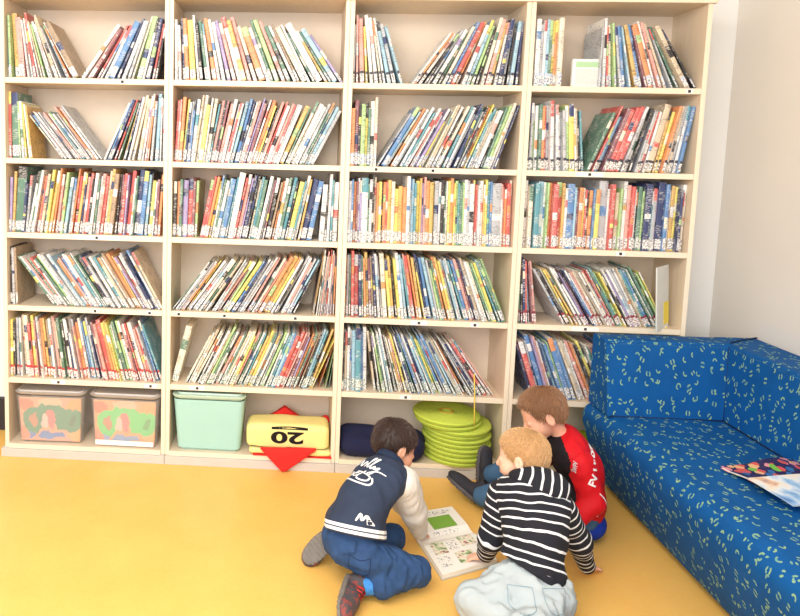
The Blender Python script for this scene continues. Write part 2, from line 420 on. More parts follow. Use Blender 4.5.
def rect(x, th, h, a):
    """corners of a book of thickness th, height h, tilted a (top to +x), whose lowest corner line starts at x on z = 0"""
    c, s = math.cos(a), math.sin(a)
    # tilt about the lower right corner when leaning right, lower left corner when leaning left
    pv = th if a > 0 else 0.0
    P = [(0,0),(th,0),(th,h),(0,h)]
    out = [(x+pv*1.0+(px-pv)*c+pz*s, -(px-pv)*s+pz*c) for px, pz in P]
    return out
def sat(A, B):
    for Q in (A, B):
        for i in range(4):
            x1, z1 = Q[i]; x2, z2 = Q[(i+1) % 4]
            nx, nz = z2-z1, x1-x2
            a = [nx*x+nz*z for x, z in A]; b = [nx*x+nz*z for x, z in B]
            if max(a) <= min(b)+1e-7 or max(b) <= min(a)+1e-7: return False
    return True
THK = [0, .0062, .0100, .0155, .0215, .033]
def layout(grp, L0, W, prev=None, drop=0):
    f0, f1, a0, a1, s = grp
    toks = s.split(); n = len(toks)
    rnd = random.Random(hash(s) % 1000 if False else len(s)*31+ord(s[0]))
    jit = [(rnd.uniform(-.009, .009), rnd.uniform(.85, 1.15), rnd.uniform(-1.1, 1.1)) for _ in toks]
    xs, xe = L0+f0*W, L0+f1*W
    def run(k):
        out = []; x = xs; pr = prev
        for i, t in enumerate(toks):
            u = i/max(1, n-1)
            a = math.radians(a0+(a1-a0)*u+(jit[i][2] if abs(a0+(a1-a0)*u) > 4 else 0))
            h = min(.19+.0135*int(t[1])+jit[i][0], .312)-drop
            th = THK[int(t[2])]*jit[i][1]*k
            if i == 0 and a < 0 and prev is None: a = min(a, 0)
            xx = x
            R = rect(xx, th, h, a)
            mn = min(p[0] for p in R)
            if mn < L0+.001: xx += L0+.001-mn; R = rect(xx, th, h, a)
            if pr is not None:
                step = .02; 
                while sat(R, pr): xx += .004; R = rect(xx, th, h, a)
                lo = xx-.004
                for _ in range(9):
                    md = (lo+xx)/2
                    if sat(rect(md, th, h, a), pr) or md < x-.5: lo = md
                    else: xx = md
                R = rect(xx+.0004, th, h, a); xx += .0004
            out.append((t, xx, th, h, a)); pr = R; x = xx
        rt = max(p[0] for p in pr); base = max(p[0] for p in pr if p[1] < .05)
        return out, rt, base, pr
    lo, hi = .3, 2.0
    for _ in range(14):
        k = (lo+hi)/2
        _, rt, base, _p = run(k)
        if base > xe or rt > L0+W-.001: hi = k
        else: lo = k
    o, rt, base, pr = run(lo)
    return o, pr

BOOKS = []
for (row, k), groups in CELLS.items():
    L0 = X0[k]+T; W = WB[k]-2*T; pr = None
    idx = 0
    for g in groups:
        o, pr = layout(g, L0, W, pr, .016 if row == 0 else .007)
        for t, x, th, h, a in o:
            rnd = random.Random(row*1000+k*200+idx)
            BOOKS.append(dict(row=row, k=k, i=idx, key=t[0], x=x, th=th, h=h, a=a, y=rnd.uniform(.012, .045),
                              dep=rnd.uniform(.165, .205), seed=rnd.random(), hs=int(t[1]), ts=int(t[2])))
            idx += 1
bycell = {}
for b_ in BOOKS: bycell.setdefault((b_['row'], b_['k']), []).append(b_)

CAMP = Vector((1.353, -2.979, 1.454))
def shown(b):
    d = (Vector((b['x'], 0, ZS[b['row']]+.13))-CAMP).length
    a = b['th']*b['h']/d**2
    L = bycell[(b['row'], b['k'])]; i = b['i']
    # a book that stands taller than its neighbours shows more
    nb = [L[j]['h'] for j in (i-1, i+1) if 0 <= j < len(L)]
    a *= 1+max(0, b['h']-max(nb))*2
    if b['row'] == 4 and b['k'] == 3 and b['x'] > 2.72: a *= .1
    return a
for b_ in BOOKS: b_['area'] = shown(b_)
BIG = set(id(b_) for b_ in sorted(BOOKS, key=lambda q: -q['area'])[:300])

def book_geo(b, cov, pag, lab, M, mo):
    """append one book to the three builders; mo(key) gives the material index of a colour"""
    rnd = random.Random(int(b['seed']*1e6))
    th, h, D = b['th'], b['h'], b['dep']
    ct = min(.0018, th*.2)
    contrast = {'w':'rbgoatkhvm', 'c':'rngokt', 's':'wnrb', 'e':'wrnk'}.get(b['key'], 'wwwckynlo')
    k1 = b['key']; k2 = rnd.choice(contrast)
    r = rnd.random()
    if r < .34: bands = [(0, h, k1)]
    elif r < .62:
        z1 = h*rnd.uniform(.62, .86); bands = [(0, z1, k1), (z1, h, k2)] if h-z1 < h*.25 else [(0, z1, k1), (z1, z1+h*.12, k2), (z1+h*.12, h, k1)]
    else:
        z1 = h*rnd.uniform(.3, .6); z2 = z1+h*rnd.uniform(.05, .2); bands = [(0, z1, k1), (z1, z2, k2), (z2, h, k1)]
    ou = rnd.randint(0, 400)*1.37
    bow = min(.0022, th*.16)
    def addq(mb, pts, key, uvs):
        s = len(mb.v); mb.v += [tuple(M @ Vector(p)) for p in pts]
        mb.uv[len(mb.f)] = uvs; mb.f.append(tuple(range(s, s+len(pts)))); mb.mi.append(mo(key))
    # spine, slightly bowed, split into coloured bands
    cols = [(0, .0), (th*.25, -bow), (th*.75, -bow), (th, .0)]
    for z0, z1, kk in bands:
        for (xa, ya), (xb, yb) in zip(cols, cols[1:]):
            addq(cov, [(xa,ya,z0),(xb,yb,z0),(xb,yb,z1),(xa,ya,z1)], kk, [(ou+xa*10, z0*10), (ou+xb*10, z0*10), (ou+xb*10, z1*10), (ou+xa*10, z1*10)])
    for z, up in ((0, 0), (h, 1)):   # spine edge top and bottom
        P = [(c[0], c[1], z) for c in cols]+[(th, ct, z), (0, ct, z)]
        if not up: P = P[::-1]
        addq(cov, P, bands[-1 if up else 0][2], [(ou, 0)]*len(P))
    addq(cov, [(th-ct,ct,0),(ct,ct,0),(ct,ct,h),(th-ct,ct,h)], k1, [(ou,0)]*4)
    for xa, xb in ((0, ct), (th-ct, th)):
        P = [(xa,0,0),(xb,0,0),(xb,D,0),(xa,D,0),(xa,0,h),(xb,0,h),(xb,D,h),(xa,D,h)]
        for q in ((0,3,2,1),(4,5,6,7),(1,2,6,5),(2,3,7,6),(3,0,4,7)):
            addq(cov, [P[i] for i in q], k1, [(ou+P[i][1]*10+1, P[i][2]*10) for i in q])
    s = len(pag.v); e = .003
    pag.box(ct*1.02, th-ct*1.02, ct*1.1, D-e, e, h-e, 0, M)
    # paper label at the foot of the spine
    z0, z1 = .008, .008+rnd.uniform(.040, .052)
    fi = len(lab.f)
    lab.box(.0005, th-.0005, -bow-.0005, -bow+.0002, z0, z1, 0, M)
    for q in range(6):
        ux = rnd.randint(0, 300)*.71+rnd.random()
        lab.uv[fi+q] = [(ux, 0), (ux+th*10, 0), (ux+th*10, .4), (ux, .4)]

ORD = ['top', 'second', 'third', 'fourth', 'fifth']
CASEN = ['clear-box bookcase', 'mint-bin bookcase', 'green-pad bookcase', 'sofa-side bookcase']
def colour(b): return PAL[b['key']][0]
def book_label(b, lvl):
    L = bycell[(b['row'], b['k'])]; i = b['i']
    sz = {1: 'very thin', 2: 'thin', 3: 'medium-thick', 4: 'thick', 5: 'very thick'}[b['ts']]
    ht = 'short' if b['hs'] <= 6 else ('tall' if b['hs'] >= 9 else '')
    ln = '' if abs(b['a']) < .09 else 'leaning '
    words = [w for w in (ht, sz, ln.strip(), colour(b), 'book') if w]
    where = '%s shelf, %s' % (ORD[b['row']], CASEN[b['k']])
    if lvl < 3:
        if i == 0: nb = 'against the shelf side, next to a %s one' % colour(L[1])
        elif i == len(L)-1: nb = 'last in its row after a %s one' % colour(L[i-1])
        else: nb = 'between %s and %s' % (colour(L[i-1]), colour(L[i+1]))
        if lvl == 1:
            words = [w for w in (ht, colour(b), 'book') if w]
        return ' '.join(words)+' '+nb+', '+where
    same = [q for q in L if q['key'] == b['key']]
    n = same.index(b)
    o = ['first','second','third','fourth','fifth','sixth','seventh','eighth','ninth','tenth','eleventh','twelfth'][n]
    return '%s %s book counting from the left, %s' % (o, colour(b), where)
labels = {}
big = [b_ for b_ in BOOKS if id(b_) in BIG]
for b_ in big: b_['label'] = book_label(b_, 0)
allb = {}
for b_ in BOOKS: allb.setdefault(book_label(b_, 0), []).append(b_)
for b_ in big:
    if len(allb[b_['label']]) > 1 or len(b_['label'].replace(',', '').split()) > 16: b_['label'] = book_label(b_, 3)

def book_matrix(b):
    a = b['a']; pv = b['th'] if a > 0 else 0
    # pivot on the lower corner that touches the shelf
    return Matrix.Translation((b['x']+pv, b['y'], ZS[b['row']]+.0006)) @ Matrix.Rotation(a, 4, 'Y') @ Matrix.Translation((-pv, 0, 0))
BMATS = [BM[k] for k in KEYS]
rest_c, rest_l = MB(), MB()
rest_map = KEYS+['page']+list(LM)
for b_ in BOOKS:
    M = book_matrix(b_)
    if id(b_) in BIG:
        cov, pag, lab = MB(), MB(), MB()
        used = []
        def mo(key):
            if key not in used: used.append(key)
            return used.index(key)
        book_geo(b_, cov, pag, lab, Matrix.Identity(4), mo)
        r = thing('book', b_['label'], 'book', group='books on the %s shelf of the %s' % (ORD[b_['row']], CASEN[b_['k']]))
        r.matrix_world = M
        cov.build('cover', [BM[u] for u in used], r)
        pag.build('page_block', m_pages, r)
        lab.build('spine_label', LM[CELL_LAB[(b_['row'], b_['k'])]], r)
    else:
        pag, lab = MB(), MB()
        book_geo(b_, rest_c, pag, lab, M, lambda key: rest_map.index(key))
        li = rest_map.index(CELL_LAB[(b_['row'], b_['k'])])
        for mb, mi in ((pag, rest_map.index('page')), (lab, li)):
            s = len(rest_c.v); f0 = len(rest_c.f); rest_c.v += mb.v
            for q, f in enumerate(mb.f):
                rest_c.f.append(tuple(s+i for i in f)); rest_c.mi.append(mi)
                if q in mb.uv: rest_c.uv[f0+q] = mb.uv[q]
o = rest_c.build('small_books', BMATS+[m_pages]+list(LM.values()))
tag(o, 'remaining slim picture books of many colours packed between the larger ones', 'books', kind='stuff')
# ---------------------------------------------------------------- sofa
m_sofa, nt, b = new_mat('blue_upholstery')
uv = node(nt, 'ShaderNodeUVMap', uv_map='UVMap')
def crescents(scale, off, r0, rw, amin, seed):
    mp = node(nt, 'ShaderNodeMapping'); mp.inputs['Location'].default_value = (off, off*.7, 0)
    mp.inputs['Scale'].default_value = (scale, scale, 1)
    nt.links.new(uv.outputs['UV'], mp.inputs['Vector'])
    vo = node(nt, 'ShaderNodeTexVoronoi', voronoi_dimensions='2D', i_Scale=1.0, i_Randomness=.8)
    nt.links.new(mp.outputs['Vector'], vo.inputs['Vector'])
    sub = node(nt, 'ShaderNodeVectorMath', operation='SUBTRACT')
    nt.links.new(mp.outputs['Vector'], sub.inputs[0]); nt.links.new(vo.outputs['Position'], sub.inputs[1])
    s = node(nt, 'ShaderNodeSeparateXYZ'); nt.links.new(sub.outputs[0], s.inputs[0])
    sc = node(nt, 'ShaderNodeSeparateColor'); nt.links.new(vo.outputs['Color'], sc.inputs[0])
    x, y = mth(nt, 'MULTIPLY', s.outputs[0], 1.35), s.outputs[1]
    d = mth(nt, 'SQRT', mth(nt, 'ADD', mth(nt, 'MULTIPLY', x, x), mth(nt, 'MULTIPLY', y, y)))
    ring = mth(nt, 'LESS_THAN', mth(nt, 'ABSOLUTE', mth(nt, 'SUBTRACT', d, r0)), rw)
    an = mth(nt, 'ARCTAN2', y, x)
    rot = mth(nt, 'ADD', an, mth(nt, 'MULTIPLY', mth(nt, 'SUBTRACT', sc.outputs[0], .5), 5.2))
    c = mth(nt, 'COSINE', rot)
    arc = mth(nt, 'GREATER_THAN', mth(nt, 'ABSOLUTE', mth(nt, 'SUBTRACT', c, mth(nt, 'MULTIPLY', mth(nt, 'GREATER_THAN', sc.outputs[1], .45), .55))), amin)
    return mth(nt, 'MULTIPLY', ring, arc)
fa = crescents(19, 3.1, .18, .058, .52, 1)
fb = crescents(15, 7.7, .11, .050, .66, 2)
ff = mth(nt, 'MAXIMUM', fa, fb)
nz = node(nt, 'ShaderNodeTexNoise', noise_dimensions='2D', i_Scale=9.0); nt.links.new(uv.outputs['UV'], nz.inputs['Vector'])
basec = mixc(nt, nz.outputs['Fac'], srgb(0, 74, 134), srgb(2, 88, 158))
nz2 = node(nt, 'ShaderNodeTexNoise', noise_dimensions='2D', i_Scale=40.0); nt.links.new(uv.outputs['UV'], nz2.inputs['Vector'])
mk = mixc(nt, nz2.outputs['Fac'], srgb(64, 140, 150), srgb(176, 206, 120))
nt.links.new(mixc(nt, mth(nt, 'MULTIPLY', ff, .85), basec, mk), b.inputs['Base Color'])
b.inputs['Roughness'].default_value = .75; b.inputs['Specular IOR Level'].default_value = .25
wv = node(nt, 'ShaderNodeTexNoise', noise_dimensions='2D', i_Scale=420.0); nt.links.new(uv.outputs['UV'], wv.inputs['Vector'])
bp = node(nt, 'ShaderNodeBump', i_Strength=.25, i_Distance=.001); nt.links.new(wv.outputs['Fac'], bp.inputs['Height']); nt.links.new(bp.outputs['Normal'], b.inputs['Normal'])
m_seam = plain('dark_seam_piping', (6, 40, 84), .8)
m_foot = plain('sofa_foot_black', (30, 28, 30), .5)

def boxuv(o, off=0.0):
    me = o.data; l = me.uv_layers.new(name='UVMap') if 'UVMap' not in me.uv_layers else me.uv_layers['UVMap']
    for p in me.polygons:
        n = p.normal; ax = max(range(3), key=lambda i: abs(n[i]))
        for li in p.loop_indices:
            c = me.vertices[me.loops[li].vertex_index].co
            l.data[li].uv = ((c.y+off, c.z) if ax == 0 else (c.x+3+off, c.z) if ax == 1 else (c.x+off, c.y+7))
def extrude_profile(name, prof, axis, a0, a1, mat, parent, bev=.012, n=14):
    """prof: closed loop (u, v); extruded along axis 'y' (u = x, v = z) or 'x' (u = y, v = z)"""
    m = MB(); k = len(prof)
    for i in range(n+1):
        a = a0+(a1-a0)*i/n
        for u, v in prof: m.v.append((u, a, v) if axis == 'y' else (a, u, v))
    for i in range(n):
        for j in range(k):
            j2 = (j+1) % k
            q = (i*k+j, i*k+j2, (i+1)*k+j2, (i+1)*k+j)
            m.f.append(q if axis == 'x' else q[::-1]); m.mi.append(0)
    e = tuple(range(k)); m.f.append(e[::-1] if axis == 'x' else e); m.mi.append(0)
    e = tuple(n*k+i for i in range(k)); m.f.append(e if axis == 'x' else e[::-1]); m.mi.append(0)
    o = m.build(name, mat, parent, bevel=bev, seg=4); boxuv(o)
    import bmesh
    bm = bmesh.new(); bm.from_mesh(o.data); bmesh.ops.recalc_face_normals(bm, faces=bm.faces); bm.to_mesh(o.data); bm.free()
    boxuv(o); o.data.polygons.foreach_set('use_smooth', [True]*len(o.data.polygons))
    o.modifiers['bevel'].harden_normals = True
    return o
sofa = thing('sofa', 'blue corner sofa patterned with lime crescents and rings, beside the bookcase', 'sofa', (0,0,0))
YF = -2.35
seatp = []
# front edge of the seat: leaning face, generous roll at the top
seatp += [(2.775, .035), (2.735, .12), (2.70, .22), (2.672, .31)]
for i in range(7):
    t = i/6*PI/2; seatp.append((2.735-.065*math.cos(t), .345+.06*math.sin(t)))
seatp += [(3.0, .407), (3.385, .400), (3.385, .035)]
extrude_profile('seat', seatp, 'y', YF, -.03, m_sofa, sofa, .004, 20)
arm = [(-.215, .402), (-.190, .56), (-.150, .700)]
for i in range(5):
    t = i/4*PI/2; arm.append((-.132-.018*math.cos(t), .700+.015*math.sin(t)))
arm += [(-.05, .717), (-.035, .712), (-.032, .70), (-.032, .402)]
extrude_profile('armrest', arm, 'x', 2.690, 3.215, m_sofa, sofa, .010, 8)
back = [(3.158, .402), (3.172, .56), (3.195, .700)]
for i in range(5):
    t = i/4*PI/2; back.append((3.213-.018*math.cos(t), .700+.016*math.sin(t)))
back += [(3.375, .7165), (3.385, .706), (3.385, .402)]
extrude_profile('backrest', back, 'y', YF, -.032, m_sofa, sofa, .010, 20)
m = MB(); m.tube([(3.0-.3, -.216, .406), (3.157, -.216, .406)], .0035, 6); m.tube([(3.157, -.216, .406), (3.157, YF, .406)], .0035, 6)
m.tube([(3.159, -.214, .406), (3.174, -.188, .56), (3.196, -.149, .702), (3.214, -.134, .7195), (3.30, -.08, .7195), (3.38, -.04, .7195)], .0035, 6)
m.build('seam', m_seam, sofa, smooth=True)
for x, y in ((2.83, -.12), (3.30, -.12), (2.83, YF+.12), (3.30, YF+.12)):
    m = MB(); m.lathe([(.0001, 0), (.022, 0), (.026, .036), (.0001, .036)], 16, c=(x, y, 0)); m.build('foot', m_foot, sofa, smooth=False)

# ---------------------------------------------------------------- magazines on the sofa
m_mag1, nt, b = new_mat('comic_cover')
uvn = node(nt, 'ShaderNodeTexCoord'); vo = node(nt, 'ShaderNodeTexVoronoi', i_Scale=40.0)
nt.links.new(uvn.outputs['Object'], vo.inputs['Vector'])
cr = node(nt, 'ShaderNodeValToRGB'); sc = node(nt, 'ShaderNodeSeparateColor')
nt.links.new(vo.outputs['Color'], sc.inputs[0]); nt.links.new(sc.outputs[0], cr.inputs[0])
cr.color_ramp.interpolation = 'CONSTANT'
els = cr.color_ramp.elements
els[0].position = 0; els[0].color = srgb(54, 40, 84); els[1].position = .3; els[1].color = srgb(214, 92, 84)
for p, c in ((.45, (228, 150, 160)), (.58, (60, 110, 170)), (.7, (230, 180, 130)), (.8, (120, 190, 70)), (.88, (200, 60, 80)), (.94, (70, 52, 100))):
    e = els.new(p); e.color = srgb(*c)
nt.links.new(mixc(nt, mth(nt, 'LESS_THAN', vo.outputs['Distance'], .62), srgb(46, 36, 76), cr.outputs[0]), b.inputs['Base Color'])
b.inputs['Roughness'].default_value = .25
m_mag2, nt, b = new_mat('pale_blue_cover')
tc = node(nt, 'ShaderNodeTexCoord'); n = node(nt, 'ShaderNodeTexNoise', i_Scale=11.0, i_Detail=3.0); nt.links.new(tc.outputs['Object'], n.inputs['Vector'])
cr = node(nt, 'ShaderNodeValToRGB'); els = cr.color_ramp.elements
els[0].position = .3; els[0].color = srgb(84, 130, 196); els[1].position = .72; els[1].color = srgb(110, 120, 160)
for p, c in ((.42, (150, 190, 228)), (.5, (226, 234, 240)), (.58, (240, 226, 206)), (.64, (220, 180, 150))):
    e = els.new(p); e.color = srgb(*c)
nt.links.new(n.outputs['Fac'], cr.inputs[0]); nt.links.new(cr.outputs[0], b.inputs['Base Color']); b.inputs['Roughness'].default_value = .2
def magazine(name, label, c, rz, w, d, th, wave, mat, tilt=0, zb=.412):
    t = thing(name, label, 'magazine', (c[0], c[1], zb), rz, 'magazines lying on the sofa')
    t.rotation_euler = (tilt, 0, rz)
    for nm, z0, z1, mt, e in (('page_block', .001, th-.001, m_pages, .003), ('front_cover', th-.001, th, mat, 0), ('back_cover', 0, .001, mat, 0)):
        m = MB(); N = 14
        for zz in (z0, z1):
            for j in range(N+1):
                for i in range(N+1):
                    x = (i/N-.5)*(w-2*e); y = (j/N-.5)*(d-2*e)
                    m.v.append((x, y, zz+wave*max(0, (math.sin(x*19+y*7)+math.sin(y*23-x*11)+.6))*.5))
        K = (N+1)*(N+1)
        for j in range(N):
            for i in range(N):
                a = j*(N+1)+i; m.f.append((K+a, K+a+1, K+a+N+2, K+a+N+1)); m.mi.append(0); m.f.append((a, a+N+1, a+N+2, a+1)); m.mi.append(0)
        rim = [i for i in range(N+1)]+[j*(N+1)+N for j in range(1, N+1)]+[N*(N+1)+i for i in range(N-1, -1, -1)]+[j*(N+1) for j in range(N-1, 0, -1)]
        for a, c2 in zip(rim, rim[1:]+rim[:1]): m.f.append((a, c2, K+c2, K+a)); m.mi.append(0)
        m.build(nm, mt, t, smooth=False)
    return t
magazine('magazine', 'crumpled purple and red comic magazine under the pale blue one on the sofa', (3.045, -.735), .25, .33, .20, .008, .012, m_mag1)
magazine('magazine', 'pale blue and white magazine lying on top of the colourful comic on the sofa', (2.995, -.870), .22, .25, .155, .005, .002, m_mag2, .06, .440)

# ---------------------------------------------------------------- bins
m_clear, nt, b = new_mat('clear_plastic')
b.inputs['Base Color'].default_value = srgb(236, 232, 228); b.inputs['Roughness'].default_value = .18
b.inputs['Alpha'].default_value = .16
m_lid, nt, b = new_mat('frosted_lid')
b.inputs['Base Color'].default_value = srgb(226, 220, 214); b.inputs['Roughness'].default_value = .3; b.inputs['Alpha'].default_value = .55
m_mint = plain('mint_plastic', (168, 212, 204), .35, .03, 5)
m_mint2 = plain('mint_plastic_rim', (190, 216, 200), .35, .03, 5)
def shell(m, w0, d0, w1, d1, h, th, mi=0):
    """open tapered tray with rounded corners: outer wall, lip, inner wall, floor"""
    def ring(w, d, z, r=.025, n=5):
        P = []
        for cx_, cy_, a0 in ((w/2-r, d/2-r, 0), (-w/2+r, d/2-r, PI/2), (-w/2+r, -d/2+r, PI), (w/2-r, -d/2+r, 1.5*PI)):
            for i in range(n+1):
                a = a0+i/n*PI/2; P.append((cx_+r*math.cos(a), cy_+r*math.sin(a), z))
        return P
    rings = [ring(w0-.02, d0-.02, 0), ring(w0, d0, .012), ring(w1, d1, h), ring(w1-2*th, d1-2*th, h), ring(w0-2*th, d0-2*th, th+.01), ring(w0-.03, d0-.03, th)]
    b0 = len(m.v); k = len(rings[0])
    for r in rings: m.v += r
    for i in range(len(rings)-1):
        for j in range(k):
            j2 = (j+1) % k; m.f.append((b0+i*k+j, b0+i*k+j2, b0+(i+1)*k+j2, b0+(i+1)*k+j)); m.mi.append(mi)
    m.f.append(tuple(b0+j for j in range(k))[::-1]); m.f.append(tuple(b0+5*k+j for j in range(k))); m.mi += [mi, mi]
    return ring
def sheet_mat(name, g, bg1, low):
    m, nt, b = new_mat(name)
    tc = node(nt, 'ShaderNodeTexCoord'); s = node(nt, 'ShaderNodeSeparateXYZ')
    nz = node(nt, 'ShaderNodeTexNoise', i_Scale=26.0, i_Detail=2.5); nt.links.new(tc.outputs['Object'], nz.inputs['Vector'])
    nv = node(nt, 'ShaderNodeVectorMath', operation='SCALE'); nv.inputs['Scale'].default_value = .055
    nt.links.new(nz.outputs['Color'], nv.inputs[0])
    ad = node(nt, 'ShaderNodeVectorMath', operation='ADD'); nt.links.new(tc.outputs['Object'], ad.inputs[0]); nt.links.new(nv.outputs[0], ad.inputs[1])
    nt.links.new(ad.outputs[0], s.inputs[0])
    def blob(x, z, rx, rz):
        a = mth(nt, 'DIVIDE', mth(nt, 'SUBTRACT', s.outputs[0], x+.027), rx); c = mth(nt, 'DIVIDE', mth(nt, 'SUBTRACT', s.outputs[2], z+.027), rz)
        return mth(nt, 'LESS_THAN', mth(nt, 'ADD', mth(nt, 'MULTIPLY', a, a), mth(nt, 'MULTIPLY', c, c)), 1.0)
    col = srgb(*bg1)
    for x, z, rx, rz, c in ((-.12, .19, .04, .03, (226, 120, 90)), (0, .20, .06, .03, (210, 180, 150)), (.13, .17, .05, .05, (240, 160, 96)),
                            (-.13, .05, .05, .03, (232, 140, 110)), (.14, .04, .05, .04, (244, 170, 110)), (0, .035, .07, .02, low), (-.09, .045, .014, .022, low),
                            (-.08, .115, .058, .062, g), (-.08, .115, .018, .03, (190, 130, 100)), (.09, .115, .07, .058, g), (0, .17, .07, .022, g),
                            (.005, .12, .024, .046, (226, 120, 120)), (.11, .12, .018, .03, tuple(int(v*.8) for v in g)), (-.03, .11, .012, .04, (220, 190, 180))):
        col = mixc(nt, blob(x, z, rx, rz), col, srgb(*c))
    nt.links.new(col, b.inputs['Base Color']); b.inputs['Roughness'].default_value = .6
    return m
def clear_bin(cx_, y, rz, label, g, bg1, low):
    t = thing('storage_box', label, 'storage box', (cx_, y, ZB+.001), rz, 'clear boxes at the foot of the bookcase')
    m = MB(); shell(m, .304, .225, .332, .250, .236, .003); m.build('box_body', m_clear, t, smooth=False)
    m = MB(); shell(m, .336, .252, .344, .258, .014, .0132)
    o = m.build('lid', m_lid, t, bevel=.003); o.location.z = .238
    m = MB()
    m.v += [(-.142, -.104, .008), (.142, -.104, .008), (.150, -.112, .224), (-.150, -.112, .224), (-.142, -.1025, .008), (.142, -.1025, .008), (.150, -.1105, .224), (-.150, -.1105, .224)]
    for q in ((0,3,2,1),(4,5,6,7),(0,1,5,4),(1,2,6,5),(2,3,7,6),(3,0,4,7)): m.f.append(q); m.mi.append(0)
    m.f[0] = (0,1,2,3)
    m.build('coloured_sheet', sheet_mat('sheet_'+str(len(bpy.data.materials)), g, bg1, low), t)
    return t
clear_bin(.214, .126, .02, 'clear lidded box with dull green pattern, against the outer bookcase side', (64, 140, 108), (226, 160, 132), (90, 130, 190))
bx = clear_bin(.578, .126, -.01, 'clear lidded box with brighter green pattern and white base strip', (92, 204, 116), (240, 160, 112), (130, 160, 200))
m = MB(); m.box(-.14, .14, -.1165, -.1150, .006, .03); m.build('white_strip', m_paper, bx)
t = thing('storage_bin', 'opaque mint green plastic bin with a wide rim, left of the yellow cushion', 'storage bin', (.980, .120, ZB+.001), .0)
m = MB(); shell(m, .300, .215, .335, .240, .250, .003); m.build('bin_body', m_mint, t, smooth=False)
m = MB(); shell(m, .340, .245, .350, .252, .022, .0205); o = m.build('rim_lid', m_mint2, t, bevel=.003); o.location.z = .2505

# ---------------------------------------------------------------- yellow and red cushions
m_yel = plain('yellow_felt', (250, 232, 150), .9, .05, 25, .3, 500)
m_red = plain('red_felt', (226, 44, 40), .9, .08, 25, .3, 500)
m_ink = plain('black_felt_digits', (24, 20, 20), .9)
m_navyc = plain('navy_fleece', (30, 34, 66), .95, .15, 40, .4, 400)
cu = thing('cushion', 'folded yellow felt cushion with a black upside-down number 20', 'cushion', (0,0,0))
def f_y(P):
    d = rbox(P, (1.352, .075, .148), (.200, .078, .063), .030)
    return d+wob(P, 22)*.004+.006*np.clip(np.abs(P[:,0]-1.36)/.19, 0, 1)**4
yo = surf_obj('cushion_body', f_y, (1.12, -.03, .10), (1.60, .18, .32), .008, m_yel, cu)
def f_y2(P):
    return rbox(P, (1.365, .085, .083), (.193, .098, .013), .012)+wob(P, 26)*.004
surf_obj('folded_flap', f_y2, (1.13, -.04, .055), (1.60, .22, .15), .007, m_yel, cu)
rc = thing('red_cloth', 'red felt piece lying under and behind the yellow cushion, its tip hanging down', 'cloth', (0,0,0))
def tri(P, A, B, C, y0, y1, r):
    """rounded triangle in x z, between two depths"""
    p = P[:, [0, 2]]; d = -1e9
    T_ = [np.array(A), np.array(B), np.array(C)]
    for i in range(3):
        a, b_ = T_[i], T_[(i+1) % 3]; e = b_-a; n = np.array([e[1], -e[0]]); n /= np.linalg.norm(n)
        d = np.maximum(d, (p-a)@n)
    d = d+r*.2
    return np.maximum(np.maximum(d, y0-P[:, 1]), P[:, 1]-y1)
def f_r(P):
    d = tri(P, (1.235, .105), (1.338, -.002), (1.480, .112), -.034, -.020, .02)-.008
    e = rbox(P, (1.375, .078, .0672), (.185, .096, .0045), .004)
    g = tri(P, (1.27, .18), (1.40, .18), (1.335, .228), .165, .176, .02)-.014
    g2 = tri(P, (1.47, .17), (1.56, .17), (1.54, .200), .165, .178, .02)-.006
    return np.minimum(np.minimum(d, e), np.minimum(g, g2))+wob(P, 30)*.003
ro_ = surf_obj('cloth_body', f_r, (1.15, -.05, .0), (1.60, .20, .38), .006, m_red, rc)

def text_mesh(txt, size, wx=1.0):
    cv = bpy.data.curves.new('t', 'FONT'); cv.body = txt; cv.size = size; cv.align_x = 'CENTER'; cv.align_y = 'CENTER'
    cv.offset = size*.035
    o = bpy.data.objects.new('t', cv); COL.objects.link(o)
    dg = bpy.context.evaluated_depsgraph_get(); me = bpy.data.meshes.new_from_object(o.evaluated_get(dg))
    V = [Vector((v.co.x*wx, v.co.y, 0)) for v in me.vertices]; Fs = [tuple(p.vertices) for p in me.polygons]
    bpy.data.objects.remove(o); bpy.data.curves.remove(cv); bpy.data.meshes.remove(me)
    # refine so it can follow a curved surface
    import bmesh
    bm = bmesh.new(); vs_ = [bm.verts.new(v) for v in V]
    for f_ in Fs:
        try: bm.faces.new([vs_[i] for i in f_])
        except ValueError: pass
    for _ in range(3):
        bmesh.ops.triangulate(bm, faces=bm.faces)
        ed = [e for e in bm.edges if e.calc_length() > size*.12]
        if not ed: break
        bmesh.ops.subdivide_edges(bm, edges=ed, cuts=1)
    bmesh.ops.triangulate(bm, faces=bm.faces)
    bm.verts.index_update()
    V = [v.co.copy() for v in bm.verts]; Fs = [tuple(v.index for v in f_.verts) for f_ in bm.faces]; bm.free()
    return V, Fs
def stroke_mesh(lines, w):
    """ribbons along 2D polylines, smoothed"""
    V, Fs = [], []
    for pts in lines:
        P = []
        n = len(pts)
        for i in range(n-1):
            p0, p1, p2, p3 = [Vector(pts[min(max(j, 0), n-1)]) for j in (i-1, i, i+1, i+2)]
            for s in range(6):
                t = s/6; P.append(.5*((2*p1)+(p2-p0)*t+(2*p0-5*p1+4*p2-p3)*t*t+(3*p1-p0-3*p2+p3)*t**3))
        P.append(Vector(pts[-1])); b0 = len(V)
        for i, p in enumerate(P):
            d = (P[min(i+1, len(P)-1)]-P[max(i-1, 0)]); d = d.normalized() if d.length > 0 else Vector((1, 0))
            nn = Vector((-d.y, d.x)); ww = w*(.5+.5*math.sin(PI*min(1, max(0, (i+1)/(len(P)+1))))**.4)
            V += [Vector((p.x+nn.x*ww, p.y+nn.y*ww, 0)), Vector((p.x-nn.x*ww, p.y-nn.y*ww, 0))]
        for i in range(len(P)-1): Fs.append((b0+2*i, b0+2*i+1, b0+2*i+3, b0+2*i+2))
    return V, Fs
